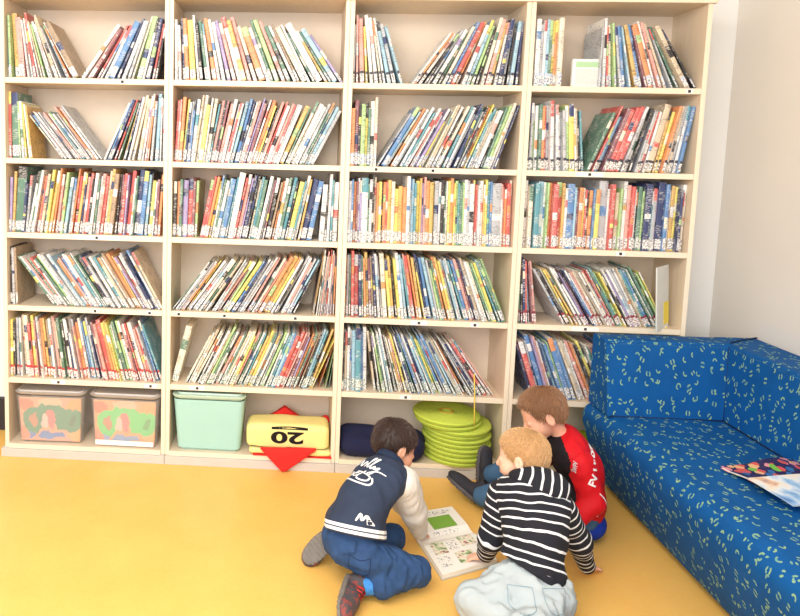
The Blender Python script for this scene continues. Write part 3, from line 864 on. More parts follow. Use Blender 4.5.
def decal(name, geo, target, origin, right, up, mat, parent, lift=.0012, back=.15):
    """stick flat shapes onto a surface: project along -(right x up)"""
    bvs = [bvh_of(t_) for t_ in (target if isinstance(target, (list, tuple)) else [target])]; R_ = Vector(right).normalized(); n = R_.cross(Vector(up)).normalized(); U_ = n.cross(R_)
    O = Vector(origin); V, Fs = geo; out = []; ok = []
    for v in V:
        p = O+R_*v.x+U_*v.y+n*back
        hs_ = [h for h in (bv.ray_cast(p, -n, back*2.5) for bv in bvs) if h[0] is not None]
        h = min(hs_, key=lambda h: h[3]) if hs_ else (None,)
        ok.append(h[0] is not None); out.append(tuple((h[0] if h[0] is not None else p)+n*lift))
    Fs = [f_ for f_ in Fs if all(ok[i] for i in f_)]
    m = MB(); m.v = out; m.f = Fs; m.mi = [0]*len(Fs)
    o = m.build(name, mat, parent)
    return o
decal('number', text_mesh('20', .076, 2.0), yo, (1.352, 0, .155), (-1, 0, 0), (0, 0, -1), m_ink, cu)
decal('underline', stroke_mesh([[(-.085, 0), (0, .002), (.085, 0)]], .006), yo, (1.362, 0, .195), (1, 0, 0), (0, 0, 1), m_ink, cu)

nv = thing('cushion', 'rolled navy fleece cushion on the bottom board behind the dark-haired child', 'cushion', (0,0,0))
def f_n(P):
    d = smin(cap(P, (1.645, .11, .128), (1.95, .10, .122), .060, .058), cap(P, (1.645, .045, .112), (1.93, .03, .112), .046, .046), .03)
    d = smin(d, ell(P, (1.925, .02, .132), (.062, .055, .068)), .03)
    return np.maximum(d+wob(P, 28)*.006, (.0640-P[:, 2]))
surf_obj('cushion_body', f_n, (1.59, -.08, .05), (2.10, .21, .27), .008, m_navyc, nv)
gc = thing('cushion', 'lime green cushion lying behind the child in red at the sofa end', 'cushion', (0,0,0))
m_lime = plain('lime_weave', (198, 214, 84), .85, .12, 60, .5, 300)
surf_obj('cushion_body', lambda P: rbox(P, (2.80, .13, .12), (.20, .10, .055), .05)+wob(P, 20)*.004, (2.56, .01, .055), (3.03, .26, .20), .009, plain('green_fabric', (150, 176, 30), .9, .1, 30), gc)

# ---------------------------------------------------------------- stack of round pads
m_lime2 = plain('lime_weave_seam', (160, 186, 52), .9, .15, 60, .5, 300)
pad_place = [(2.150, .116), (2.158, .113), (2.152, .117), (2.160, .112), (2.152, .115), (2.158, .112), (2.148, .114), (2.150, .112), (2.110, .110), (2.102, .107)]
zc = ZB+.001; PT = .0212
ordn = ['lowest', 'second lowest', 'third from the bottom', 'fourth from the bottom', 'fifth from the bottom', 'sixth from the bottom', 'fourth from the top', 'third from the top', 'second from the top', 'topmost']
for i, (x, y) in enumerate(pad_place):
    t = thing('seat_pad', 'round lime green woven seat pad, %s of the stack of ten' % ordn[i], 'seat pad', (x, y, zc), i*.7, 'stack of round green seat pads')
    R0 = .148 if i not in (7,) else .154
    m = MB(); N = 48; prof = []
    rings_ = 9
    prof.append((.020, .002)); 
    for k in range(1, 40):
        r = .020+(R0-.020)*k/40
        prof.append((r, .0008))
    for a in range(7):
        t_ = -PI/2+a/6*PI; prof.append((R0+.006*math.cos(t_)*1.0, PT/2-.0006+ (PT/2-.0008)*math.sin(t_)))
    for k in range(39, 0, -1):
        r = .020+(R0-.020)*k/40
        prof.append((r, PT-.0026+.0018*math.sin(k*PI/2)))
    prof.append((.020, .004))
    m.lathe(prof, N); 
    # ring closes on itself through the centre hole
    n_ = len(prof)
    for k in range(N):
        k2 = (k+1) % N; m.f.append(((n_-1)*N+k, (n_-1)*N+k2, k2, k)); m.mi.append(0)
    m.build('pad_body', m_lime, t, smooth=True)
    m = MB(); m.lathe([(R0+.0062, PT*.40), (R0+.0075, PT*.45), (R0+.0075, PT*.52), (R0+.0062, PT*.57)], N); m.build('edge_piping', m_lime2, t, smooth=True)
    if i == 9:
        m = MB(); m.lathe([(.026, PT-.001), (.0265, PT+.002), (.030, PT+.003), (.0335, PT+.002), (.034, PT-.001)], 32)
        m.build('centre_ring', plain('orange_stitching', (214, 170, 60), .8), t, smooth=True)
    zc += PT
m = MB(); m.tube([(2.193, .004, .492), (2.196, -.004, .43), (2.198, -.008, .386), (2.200, -.009, .32), (2.203, -.010, .232)], .0028, 8)
m.tube([(2.203, -.010, .232), (2.208, -.009, .226), (2.203, -.008, .222)], .0026, 8)
o = m.build('hanging_cord', plain('yellow_cord', (238, 206, 84), .7, .1, 200), None, smooth=True)
tag(o, 'thin yellow cord hanging from the fifth shelf in front of the green pads', 'cord')

# ---------------------------------------------------------------- extra items on the shelves
t = thing('display_card', 'small white card with a green header standing on the top shelf', 'card', (2.622, .05, ZS[0]+.0005), 0)
m = MB(); m.box(-.065, .065, 0, .02, 0, .125); m.build('card_body', m_paper, t, bevel=.004)
m = MB(); m.box(-.052, .052, -.001, .0005, .088, .112); m.build('green_header', plain('pale_green_print', (176, 214, 170), .6), t)
m = MB(); m.box(-.052, .052, -.001, .0005, .012, .080); m.build('picture', plain('faint_print', (222, 220, 216), .6, .12, 60), t)
t = thing('magazine', 'glossy grey and yellow magazine standing open-faced at the fourth shelf end', 'magazine', (3.035, .03, ZS[3]+.0005), 0)
Mx = Matrix.Rotation(math.radians(-4), 4, 'Y') @ Matrix.Rotation(math.radians(40), 4, 'Z')
m = MB(); m.box(-.095, .02, 0, .006, 0, .285, 0, Mx); m.build('cover', plain('grey_gloss', (214, 216, 212), .2, .08, 12), t)
m = MB(); m.box(-.03, .0195, -.0008, .0002, .02, .12, 0, Mx); m.build('yellow_print', plain('yellow_print', (236, 214, 70), .3), t)

# ---------------------------------------------------------------- open book on the floor
ob = thing('open_book', 'large open picture book lying on the yellow floor between the children', 'book', (0,0,0))
A = Vector((2.046, -.300, 0)); B_ = Vector((2.125, -.660, 0)); C_ = Vector((1.905, -.770, 0)); D_ = Vector((1.830, -.385, 0))
# corners in order: far right, near right, near left, far left ; the fold runs across the middle
def quad_block(P0, P1, P2, P3, z0f, z1f, n=16):
    m = MB()
    for zf in (z0f, z1f):
        for j in range(n+1):
            for i in range(n+1):
                u, v = i/n, j/n
                p = (P0*(1-u)+P1*u)*(1-v)+(P3*(1-u)+P2*u)*v
                m.v.append((p.x, p.y, zf(u, v)))
    K = (n+1)**2
    for j in range(n):
        for i in range(n):
            a = j*(n+1)+i; m.f.append((K+a, K+a+1, K+a+n+2, K+a+n+1)); m.f.append((a, a+n+1, a+n+2, a+1)); m.mi += [0, 0]
    rim = [i for i in range(n+1)]+[j*(n+1)+n for j in range(1, n+1)]+[n*(n+1)+i for i in range(n-1, -1, -1)]+[j*(n+1) for j in range(n-1, 0, -1)]
    for a, c in zip(rim, rim[1:]+rim[:1]): m.f.append((a, c, K+c, K+a)); m.mi.append(0)
    return m
# u runs from the far edge to the near edge (across the fold), v from left to right
def shrink(k):
    c = (A+B_+C_+D_)/4
    return [c+(p-c)*k for p in (D_, C_, B_, A)]
qz = lambda u, v: .0215-.012*math.exp(-((u-.47)/.05)**2)-.004*abs(u-.5)
P = shrink(1.02); quad_block(*P, lambda u, v: .0006, lambda u, v: .004).build('cover', plain('book_board', (196, 190, 176), .5), ob)
m_bpage = plain('white_page', (246, 244, 238), .6, .02, 30)
P = shrink(1.0); pg = quad_block(*P, lambda u, v: .0041, qz).build('page_block', m_bpage, ob)
def patch(u0, u1, v0, v1, mat, name, n=8):
    P = shrink(1.0); m = MB()
    for j in range(n+1):
        for i in range(n+1):
            u = u0+(u1-u0)*i/n; v = v0+(v1-v0)*j/n
            p = (P[0]*(1-u)+P[1]*u)*(1-v)+(P[3]*(1-u)+P[2]*u)*v
            m.v.append((p.x, p.y, qz(u, v)+.0008))
    for j in range(n):
        for i in range(n):
            a = j*(n+1)+i; m.f.append((a, a+1, a+n+2, a+n+1)); m.mi.append(0)
    return m.build(name, mat, ob)
patch(.14, .36, .36, .82, plain('green_print', (126, 176, 70), .5, .03, 20), 'green_panel')
m_pic, nt, b = new_mat('page_picture')
tc = node(nt, 'ShaderNodeTexCoord'); n = node(nt, 'ShaderNodeTexNoise', i_Scale=45.0, i_Detail=3.0); nt.links.new(tc.outputs['Object'], n.inputs['Vector'])
cr = node(nt, 'ShaderNodeValToRGB'); els = cr.color_ramp.elements; els[0].position = .34; els[0].color = srgb(110, 140, 84); els[1].position = .7; els[1].color = srgb(180, 100, 90)
for p, c in ((.44, (190, 204, 160)), (.50, (240, 236, 224)), (.58, (236, 214, 190)), (.63, (120, 90, 96))):
    e = els.new(p); e.color = srgb(*c)
nt.links.new(n.outputs['Fac'], cr.inputs[0]); nt.links.new(cr.outputs[0], b.inputs['Base Color']); b.inputs['Roughness'].default_value = .5
patch(.05, .17, .10, .28, m_pic, 'picture'); patch(.56, .74, .10, .34, m_pic, 'picture'); patch(.54, .70, .62, .90, m_pic, 'picture'); patch(.76, .93, .40, .72, m_pic, 'picture')
patch(.72, .84, .86, .97, m_pic, 'picture')
m_txt, nt, b = new_mat('printed_lines')
tc = node(nt, 'ShaderNodeTexCoord'); n = node(nt, 'ShaderNodeTexNoise', i_Scale=130.0, i_Detail=1.0); nt.links.new(tc.outputs['Object'], n.inputs['Vector'])
nt.links.new(mixc(nt, mth(nt, 'GREATER_THAN', n.outputs['Fac'], .58), srgb(244, 242, 236), srgb(170, 168, 170)), b.inputs['Base Color'])
for u0, u1, v0, v1 in ((.04, .11, .45, .9), (.40, .44, .3, .8), (.78, .92, .08, .3), (.58, .72, .38, .56), (.24, .34, .06, .26)):
    patch(u0, u1, v0, v1, m_txt, 'text_block')
# ---------------------------------------------------------------- children
def cloth_mat(name, rgb, noise=.12, nscale=18, rough=.85, bump=.5, bscale=500):
    return plain(name, rgb, rough, noise, nscale, bump, bscale, .2)
def skin_mat(name, a, c):
    m, nt, b = new_mat(name)
    tc = node(nt, 'ShaderNodeTexCoord'); n = node(nt, 'ShaderNodeTexNoise', i_Scale=24.0, i_Detail=3.0); nt.links.new(tc.outputs['Object'], n.inputs['Vector'])
    nt.links.new(mixc(nt, n.outputs['Fac'], srgb(*a), srgb(*c)), b.inputs['Base Color'])
    b.inputs['Roughness'].default_value = .5; b.inputs['Subsurface Weight'].default_value = .12; b.inputs['Subsurface Radius'].default_value = (.01, .004, .002)
    b.inputs['Subsurface Scale'].default_value = .6
    return m
m_eye = plain('eye_white', (236, 232, 226), .2); m_iris = plain('iris_brown', (60, 40, 30), .2)
m_lip = plain('lips', (206, 120, 110), .5)

def frame(f, u):
    f = unit(f); r = unit(np.cross(f, u)); u2 = np.cross(r, f)
    return np.stack([r, f, u2], 1)             # columns right, forward, up

def head_prims(c, R, s=1.0):
    def L(x, y, z): return np.asarray(c)+R@(np.array([x, y, z])*s)
    def r(*a): return tuple(v*s for v in a)
    return L, [('ell', L(0,-.012,.022), r(.071,.088,.073), R), ('ell', L(0,.030,-.030), r(.056,.056,.064), R),
               ('ell', L(0,.040,-.066), r(.034,.034,.028), R), ('ell', L(.030,.052,-.042), r(.026,.026,.026), R), ('ell', L(-.030,.052,-.042), r(.026,.026,.026), R)]
def head_sdf(P, c, R, s=1.0):
    L, pr = head_prims(c, R, s)
    d = union(P, pr, .022*s)
    for sx in (-1, 1):                          # eye sockets
        d = -smin(-d, ell(P, L(sx*.030, .094, -.012), (.017*s, .012*s, .011*s), R), .012*s)
    for sx in (-1, 1): d = smin(d, ell(P, L(sx*.030, .0695, -.0085), (.0145*s, .0128*s, .0105*s), R), .004*s)   # lowered lids
    d = smin(d, cap(P, L(0,.082,-.010), L(0,.093,-.032), .0065*s, .0105*s), .010*s)          # nose
    d = smin(d, ell(P, L(0,.083,-.060), (.019*s,.010*s,.0085*s), R), .008*s)                 # mouth
    d = np.maximum(d, -ell(P, L(0,.0955,-.0605), (.016*s,.006*s,.0014*s), R))
    for sx in (-1, 1):                          # ears
        e = ell(P, L(sx*.074, -.004, -.016), (.0085*s,.018*s,.029*s), R)
        e = np.maximum(e, -ell(P, L(sx*.085, .0, -.014), (.008*s,.011*s,.019*s), R))
        d = smin(d, e, .006*s)
    return d
def hair_line(q, s):
    # q in head axes ; positive inside the hair region
    y, z, x = q[:, 1], q[:, 2], np.abs(q[:, 0])
    line = np.where(y > 0, -.010*s+.62*y+np.clip(y-.02*s, 0, 1)*.35, -.010*s+np.maximum(y*1.15, -.066*s))
    line = line-np.where((x > .052*s) & (y > .004*s), .020*s*np.clip((x-.052*s)/(.012*s), 0, 1), 0)+np.where(np.abs(y+.006*s) < .016*s, .014*s, 0)*(x > .05*s)
    return z-line
def make_hair(root, c, R, s, mat, mat2, thick, fringe, strand, seed, amt=900):
    rnd = np.random.RandomState(seed)
    Rm = R
    def fn(P):
        q = (P-np.asarray(c))@Rm
        d = ell(q, (0,-.012*s,.022*s), ((.071+thick)*s,(.088+thick)*s,(.073+thick)*s))
        d = smin(d, ell(q, (0,-.03*s,-.02*s), ((.060+thick*.6)*s,(.060+thick*.6)*s,(.055)*s)), .02*s)
        d = d+wob(P, 110)*.0010+wob(P, 60)*.0018
        h = hair_line(q, s)+fringe*s*np.clip(q[:, 1]/(.08*s), 0, 1)+wob(P, 210)*.005
        d = d+thick*s*.85*np.exp(-np.clip(h, 0, 1)/(.012*s))
        return -smin(-d, h, .004)
    c = np.asarray(c)
    o = surf_obj('hair', fn, c-.135*s, c+.135*s, .0042, mat, root, 1)
    # strands laid on the cap, combed away from the crown
    me = o.data; V = np.array([v.co for v in me.vertices]); N = np.array([v.normal for v in me.vertices])
    crown = c+Rm@np.array([.01, -.055, .085])*s
    m = MB(); ids = rnd.choice(len(V), min(amt, len(V)), replace=False)
    for i in ids:
        p = V[i]; n = N[i]; q = Rm.T@(p-c)
        if q[2] < -.055*s: continue
        t = p-crown; t = t-n*(t@n); nt_ = np.linalg.norm(t)
        if nt_ < 1e-4: continue
        t = t/nt_; t = unit(t+np.cross(n, t)*rnd.uniform(-.28, .28)+n*rnd.uniform(.03, .22))
        L_ = strand*rnd.uniform(.6, 1.4)
        p0 = p-n*.0015; p1 = p+t*L_*.5+n*.0008; p2 = p+t*L_-n*.0015*rnd.uniform(0, 1.5)
        sd = np.cross(t, n)*.0009
        b0 = len(m.v); m.v += [tuple(p0-sd), tuple(p0+sd), tuple(p0+n*.0012), tuple(p1-sd*.8), tuple(p1+sd*.8), tuple(p1+n*.001), tuple(p2)]
        for f_ in ((0,1,4,3),(1,2,5,4),(2,0,3,5),(3,4,6),(4,5,6),(5,3,6)): m.f.append(tuple(b0+k for k in f_)); m.mi.append(0)
    h2 = m.build('hair_strands', mat2, o); h2['kind'] = 'stuff'
    return o

def fingers(w, d, up, thumb_side, s=1.0, curl=.5, spread=.16):
    """hand rooted at the wrist w, pointing along d, back of the hand towards up; returns capsules"""
    R = frame(d, up); out = []
    def L(x, y, z): return np.asarray(w)+R@(np.array([x, y, z])*s)
    out.append(('ell', L(0, .028, 0), (.0245*s, .034*s, .0115*s), R))
    out.append(('cap', L(0, -.012, 0), L(0, .02, 0), .0155*s, .0165*s))
    ts = thumb_side
    for i, (x, ln) in enumerate(((.0205, .034), (.0072, .040), (-.0068, .037), (-.019, .029))):
        x = x*ts; a = math.atan(spread)*(x/.02)
        dx, dy = math.sin(a), math.cos(a)
        b = L(x, .052, .001); k1 = curl*.5; m_ = L(x+dx*ln*.5, .052+dy*ln*.5*math.cos(k1), -math.sin(k1)*ln*.5)
        e = L(x+dx*ln*.9, .052+dy*ln*(.5*math.cos(k1)+.45*math.cos(curl*1.3)), -ln*(.5*math.sin(k1)+.45*math.sin(curl*1.3)))
        out += [('cap', b, m_, .0068*s, .0062*s), ('cap', m_, e, .0062*s, .0052*s)]
    out += [('cap', L(.018*ts, .012, -.002), L(.034*ts, .034, -.006), .0090*s, .0075*s), ('cap', L(.034*ts, .034, -.006), L(.038*ts, .054, -.010), .0072*s, .0058*s)]
    return out

def person(spec):
    J = {k: np.array(v, float) for k, v in spec['J'].items()}
    root = thing('person', spec['label'], 'person', (0,0,0), group=spec.get('group'))
    s = spec.get('hs', 1.0)
    Rh = frame(spec['face'], spec['up'])
    hc = J['head']; skin = spec['skin']
    ax = unit(J['neck']-J['pelvis']); side = unit(J['shR']-J['shL'])
    fw = unit(np.cross(ax, side)); Rt = np.stack([side, fw*1.0, np.cross(side, fw)], 1)
    up_c = unit(J['neck']-J['mid']); up_p = unit(J['mid']-J['pelvis'])
    def Rof(u):
        y = unit(np.cross(u, side)); x = np.cross(y, u); return np.stack([x, y, u], 1)
    Rc, Rp, Rhips = Rof(up_c), Rof(up_p), None
    chest = J['neck']*.55+J['mid']*.45
    g = spec.get('bulk', 1.0)
    hs_ = unit(J['hipR']-J['hipL']); yh = unit(np.cross(up_p, hs_)); Rhp = np.stack([np.cross(yh, up_p), yh, up_p], 1)
    def torso(k):
        return [('ell', chest, (.105*g+k, .070*g+k, .115*g+k), Rc), ('ell', J['mid'], (.092*g+k, .068*g+k, .10*g+k), Rp),
                ('cap', J['shL']*.8+J['neck']*.2, J['shR']*.8+J['neck']*.2, .042+k, .042+k)]
    def pelvis(k):
        return [('ell', J['pelvis'], (.100*g+k, .078*g+k, .080*g+k), Rhp), ('cap', J['hipL'], J['hipR'], .062*g+k, .062*g+k)]
    def arm(S_, k, stop=1.0):
        w = J['el'+S_]+(J['wr'+S_]-J['el'+S_])*stop
        return [('cap', J['sh'+S_], J['el'+S_], .034+k, .027+k), ('cap', J['el'+S_], w, .026+k, .019+k)]
    def leg(S_, k, stop=1.0):
        a = J['kn'+S_]+(J['an'+S_]-J['kn'+S_])*stop
        return [('cap', J['hip'+S_], J['kn'+S_], .052+k, .037+k), ('cap', J['kn'+S_], a, .036+k, .024+k)]
    nb = hc+Rh@np.array([0, -.022, -.055])*s
    hands = []
    for S_, (d, u, ts, curl) in spec['hands'].items(): hands += fingers(J['wr'+S_], d, u, ts, .86, curl)
    def body_fn(P):
        d = union(P, torso(-.012)+pelvis(-.012), .03)
        d = smin(d, union(P, arm('L', -.004)+arm('R', -.004), .012), .02)
        d = smin(d, union(P, leg('L', -.006)+leg('R', -.006), .015), .02)
        d = smin(d, cap(P, J['neck']-up_c*.02, nb, .036*s, .034*s), .02)
        d = np.minimum(d, 1)
        d = smin(d, head_sdf(P, hc, Rh, s), .012)
        if hands:
            hd = None
            for p in hands:
                e = globals()[p[0]](P, *p[1:]); hd = e if hd is None else smin(hd, e, .003)
            d = smin(d, hd, .005)
        return d
    allp = np.array(list(J.values())); lo = allp.min(0)-.14; hi = allp.max(0)+.14; lo[2] = max(lo[2], -.02)
    body = surf_obj('body', body_fn, lo, hi, .0042, skin, root, 1)
    # eyes
    for sx in (-1, 1):
        p = hc+Rh@np.array([sx*.030, .0675, -.013])*s
        m = MB(); prof = [(max(.0001, .0115*s*math.sin(a)), .0115*s*math.cos(a)) for a in [i*PI/10 for i in range(11)]]
        m.lathe(prof, 16); e = m.build('eye', m_eye, root, smooth=True); e.location = Vector(p)
        m = MB(); m.lathe(prof, 12); e2 = m.build('iris', m_iris, e, smooth=True); e2.scale = (.5,)*3; e2.location = Vector(Rh@np.array([0, .0068, -.0015])*s)
    return dict(root=root, J=J, hc=hc, Rh=Rh, s=s, torso=torso, pelvis=pelvis, arm=arm, leg=leg, Rc=Rc, Rp=Rp, Rhp=Rhp, up_c=up_c, up_p=up_p, side=side, body=body, nb=nb)

def fold(P, amp, f=48):
    a = wob(P, f); b_ = wob(P*np.array([1, 1.3, .8])+3.3, f*1.25)
    return a*amp*.7+(np.abs(b_)-.22)*amp*1.1+wob(P, f*2.6)*amp*.22
def floorclip(P, d, z=.004): return -smin(-d, P[:, 2]-z, .006)

def shoe(root, heel, toe, up, mats, s=1.0, laces=None, name='shoe', heelsole=None):
    """heel & toe: points on the middle of the sole; up: direction of the ankle"""
    heel = np.array(heel, float); toe = np.array(toe, float); Ln = np.linalg.norm(toe-heel)
    R = frame(toe-heel, up); C = heel
    def L(x, y, z): return C+R@np.array([x, y, z])
    def upper(P):
        d = union(P, [('ell', L(0, .035, .030), (.030*s, .042*s, .036*s), R), ('ell', L(0, Ln*.55, .022), (.032*s, .050*s, .026*s), R), ('ell', L(.002, Ln-.036, .018), (.033*s, .040*s, .021*s), R),
                      ('cap', L(0, .030, .035), L(0, .026, .068*s), .028*s, .026*s)], .016)
        q = (P-C)@R
        d = np.maximum(d, .006-q[:, 2])
        return np.maximum(d, -cap(P, L(0, .024, .062*s), L(0, .018, .12), .019*s, .024))
    lo = np.minimum(heel, toe)-.11; hi = np.maximum(heel, toe)+.11
    t = surf_obj(name, upper, lo, hi, .0042, mats[0], root, 1)
    def sole(P):
        q = (P-C)@R
        w = .031*s+.004*np.sin(np.clip(q[:, 1]/Ln, 0, 1)*5.2-1.0)
        xy = np.sqrt((q[:, 0]/w)**2)
        y = q[:, 1]
        e1 = np.sqrt((q[:, 0]/w)**2+(np.clip(.032-y, 0, 1)/.030)**2+(np.clip(y-(Ln-.036), 0, 1)/.038)**2)-1
        d = np.maximum(e1*.028, np.abs(q[:, 2]-.004)-.009)
        return d-np.where(q[:, 2] < 0, .0012*np.sign(np.sin(y*420)), 0)
    surf_obj('sole', sole, lo, hi, .004, mats[1], t, 1)
    if laces is not None:
        m = MB()
        for k in range(4):
            y = Ln*.36+k*.016; zz = .050*s-k*.0045
            m.tube([L(-.020, y-.004, zz-.010), L(-.008, y, zz+.004), L(.008, y+.002, zz+.004), L(.020, y+.006, zz-.010)], .0032, 6)
        m.tube([L(-.026, Ln*.3, .02), L(-.022, Ln*.45, .034), L(-.024, Ln*.62, .014)], .003, 6)
        m.build('laces', laces, t, smooth=True)
    return t

# ---- child in the navy and white jacket
sk1 = skin_mat('skin_warm', (222, 160, 128), (232, 176, 146)); sk2 = skin_mat('skin_fair', (236, 178, 148), (242, 194, 168)); sk3 = skin_mat('skin_pink', (228, 166, 136), (238, 182, 156))
hair1 = plain('hair_dark_brown', (46, 32, 28), .55, .25, 60); hair1b = plain('hair_dark_brown_strand', (66, 46, 36), .5, .2, 60)
hair2 = plain('hair_blond', (184, 142, 98), .6, .2, 60); hair2b = plain('hair_blond_strand', (206, 166, 118), .55, .2, 60)
hair3 = plain('hair_brown', (126, 88, 62), .6, .2, 60); hair3b = plain('hair_brown_strand', (150, 110, 80), .55, .2, 60)
m_jnavy = cloth_mat('navy_jersey', (38, 50, 72)); m_jwhite = cloth_mat('off_white_sleeve', (222, 218, 212), .05, 20); m_rib = cloth_mat('white_rib', (236, 236, 236), .03)
m_jeans = cloth_mat('blue_denim', (48, 76, 118), .42, 26, .8, .6, 420); m_ljeans = cloth_mat('light_washed_denim', (176, 186, 190), .12, 16, .8, .6, 420)
m_print = plain('white_print', (238, 238, 240), .7); m_grey = plain('grey_rubber_sole', (118, 112, 106), .7, .25, 60); m_dgrey = plain('dark_grey_sneaker', (84, 80, 84), .7, .2, 60)
m_lace = plain('red_laces', (190, 50, 48), .7, .2, 80); m_sock = plain('blue_dotted_sock', (60, 130, 200), .8, .5, 160)

m_sneak, nt, b = new_mat('grey_and_red_sneaker')
tc = node(nt, 'ShaderNodeTexCoord'); n = node(nt, 'ShaderNodeTexNoise', i_Scale=60.0, i_Detail=2.0); nt.links.new(tc.outputs['Object'], n.inputs['Vector'])
nt.links.new(mixc(nt, mth(nt, 'GREATER_THAN', n.outputs['Fac'], .57), srgb(78, 72, 76), srgb(140, 66, 62)), b.inputs['Base Color']); b.inputs['Roughness'].default_value = .75
A_ = person(dict(label='person with dark hair in navy jacket with white sleeves, kneeling over the open book', group='children reading on the floor',
    J=dict(pelvis=(1.575,-.840,.160), mid=(1.612,-.815,.280), neck=(1.712,-.700,.375), head=(1.752,-.600,.405), shR=(1.770,-.745,.325), shL=(1.685,-.605,.315),
           elR=(1.818,-.665,.185), wrR=(1.862,-.565,.052), elL=(1.760,-.500,.18), wrL=(1.850,-.455,.050), hipR=(1.630,-.865,.135), hipL=(1.545,-.775,.135),
           knR=(1.800,-.835,.070), anR=(1.665,-.905,.058), knL=(1.745,-.640,.070), anL=(1.545,-.705,.062)),
    face=(.86,.20,-.52), up=(.40,.30,.85), skin=sk1, hs=.88, bulk=.92,
    hands=dict(R=((.25,.75,-.42), (.2,.3,.9), 1, .5), L=((.5,.3,-.35), (0,.1,1), -1, .5))))
make_hair(A_['root'], A_['hc'], A_['Rh'], A_['s'], hair1, hair1b, 0.012, -.020, .018, 1, 1800)
J = A_['J']
hemN = unit(A_['up_p']-A_['side']*.30)
def jacketA(P):
    d = union(P, A_['torso'](.006), .03)
    d = smin(d, cap(P, J['pelvis']+A_['up_p']*.045, J['mid'], .098, .085), .03)
    d = smin(d, ell(P, J['pelvis']+A_['up_p']*.055, (.108, .088, .06), A_['Rhp']), .03)
    d = d+fold(P, .006, 34)
    d = np.maximum(d, -((P-(J['pelvis']+A_['up_p']*.030))@hemN))
    q = (P-J['neck'])@A_['up_c']
    return np.maximum(d, q-.022)
allb_ = lambda a, k=.16: (np.min(a, 0)-k, np.max(a, 0)+k)
lo, hi = allb_([J['pelvis'], J['neck'], J['shL'], J['shR']])
def ribA(v):
    q = (v-(J['pelvis']+A_['up_p']*.030))@hemN
    return q
m_jA, nt, b = new_mat('navy_jersey_with_striped_hem')
at = node(nt, 'ShaderNodeAttribute', attribute_name='hem')
nz = node(nt, 'ShaderNodeTexNoise', i_Scale=30.0); tc = node(nt, 'ShaderNodeTexCoord'); nt.links.new(tc.outputs['Object'], nz.inputs['Vector'])
cb = mixc(nt, nz.outputs['Fac'], srgb(32, 44, 66), srgb(44, 58, 84))
f1 = mth(nt, 'COMPARE', at.outputs['Fac'], .012, .0052); f2 = mth(nt, 'COMPARE', at.outputs['Fac'], .0265, .0052)
nt.links.new(mixc(nt, mth(nt, 'MAXIMUM', f1, f2), cb, srgb(238, 238, 240)), b.inputs['Base Color']); b.inputs['Roughness'].default_value = .85
jA = surf_obj('jacket', jacketA, lo, hi, .0055, m_jA, A_['root'], 2, attr=dict(hem=ribA))
for S_ in 'RL':
    def slv(P, S_=S_):
        a = J['sh'+S_]; e = J['el'+S_]; w = e+(J['wr'+S_]-e)*.93
        a0 = a+unit(a-J['neck'])*.0
        a0 = a+(J['neck']-a)*(.16 if S_ == 'R' else 0)+(e-a)*(0 if S_ == 'R' else .25)
        d = smin(cap(P, a0, e, .056 if S_ == 'R' else .040, .046), cap(P, e, w, .044, .032), .02)
        d = d+fold(P, .0065, 46)
        return d
    lo, hi = allb_([J['sh'+S_], J['el'+S_], J['wr'+S_]], .09)
    sl = surf_obj('sleeve', slv, lo, hi, .005, m_jwhite, A_['root'], 2)
    sl['label'] = 'off-white sleeve'
def collar(P):
    c = J['neck']+A_['up_c']*.016; q = (P-c)@A_['Rc']
    r = np.sqrt(q[:, 0]**2+q[:, 1]**2); return np.sqrt((r-.046)**2+(q[:, 2]*.6)**2)-.009
surf_obj('collar', collar, J['neck']-.09, J['neck']+.09, .0045, m_jnavy, A_['root'], 1)
def pants(B, k, kf, stopL=1.0, stopR=1.0, cuff=.036, ff=44):
    JJ = B['J']
    def fn(P):
        d = union(P, B['pelvis'](k), .03)
        for S_, st in (('L', stopL), ('R', stopR)):
            a = JJ['kn'+S_]+(JJ['an'+S_]-JJ['kn'+S_])*st
            l_ = smin(cap(P, JJ['hip'+S_], JJ['kn'+S_], .058+k, .044+k), cap(P, JJ['kn'+S_], a, .044+k, cuff+k), .02)
            d = smin(d, l_, .018)
        d = d+fold(P, kf, ff)
        d = np.maximum(d, (P-(JJ['pelvis']+B['up_p']*B.get('waist', .070)))@B['up_p'])
        return floorclip(P, d)
    pts = [JJ[n] for n in ('pelvis','hipL','hipR','knL','knR','anL','anR')]
    return fn, allb_(pts, .12)
fn, (lo, hi) = pants(A_, .001, .0115, .9, .92, .043, 52)
jeansA = surf_obj('jeans', fn, lo, hi, .0055, m_jeans, A_['root'], 2)
# pocket seams
m_stitch = plain('pocket_stitching', (28, 44, 78), .9)
decal('back_pocket', stroke_mesh([[(-.035, .03), (-.035, -.02), (-.005, -.038), (.030, -.02), (.034, .03)], [(-.035, .03), (0, .018), (.034, .03)]], .0015), jeansA, (1.598, -.93, .135), (.9, -.25, 0), (0, .3, 1), m_stitch, jeansA)
shoe(A_['root'], (1.580, -.850, .038), (1.528, -1.045, .038), (.96, -.25, .30), [m_sneak, m_grey], 1.12, m_lace)
shoe(A_['root'], (1.528, -.690, .105), (1.425, -.745, .022), (.45, .80, -.1), [m_sneak, m_grey], 1.05, m_lace)
def sockA(P): return cap(P, J['anR']+(J['knR']-J['anR'])*.18, (1.605, -.900, .050), .033, .031)+wob(P, 60)*.002
surf_obj('sock', sockA, (1.53,-.98,0), (1.75,-.82,.13), .005, m_sock, A_['root'], 1)['label'] = 'bright blue dotted sock'
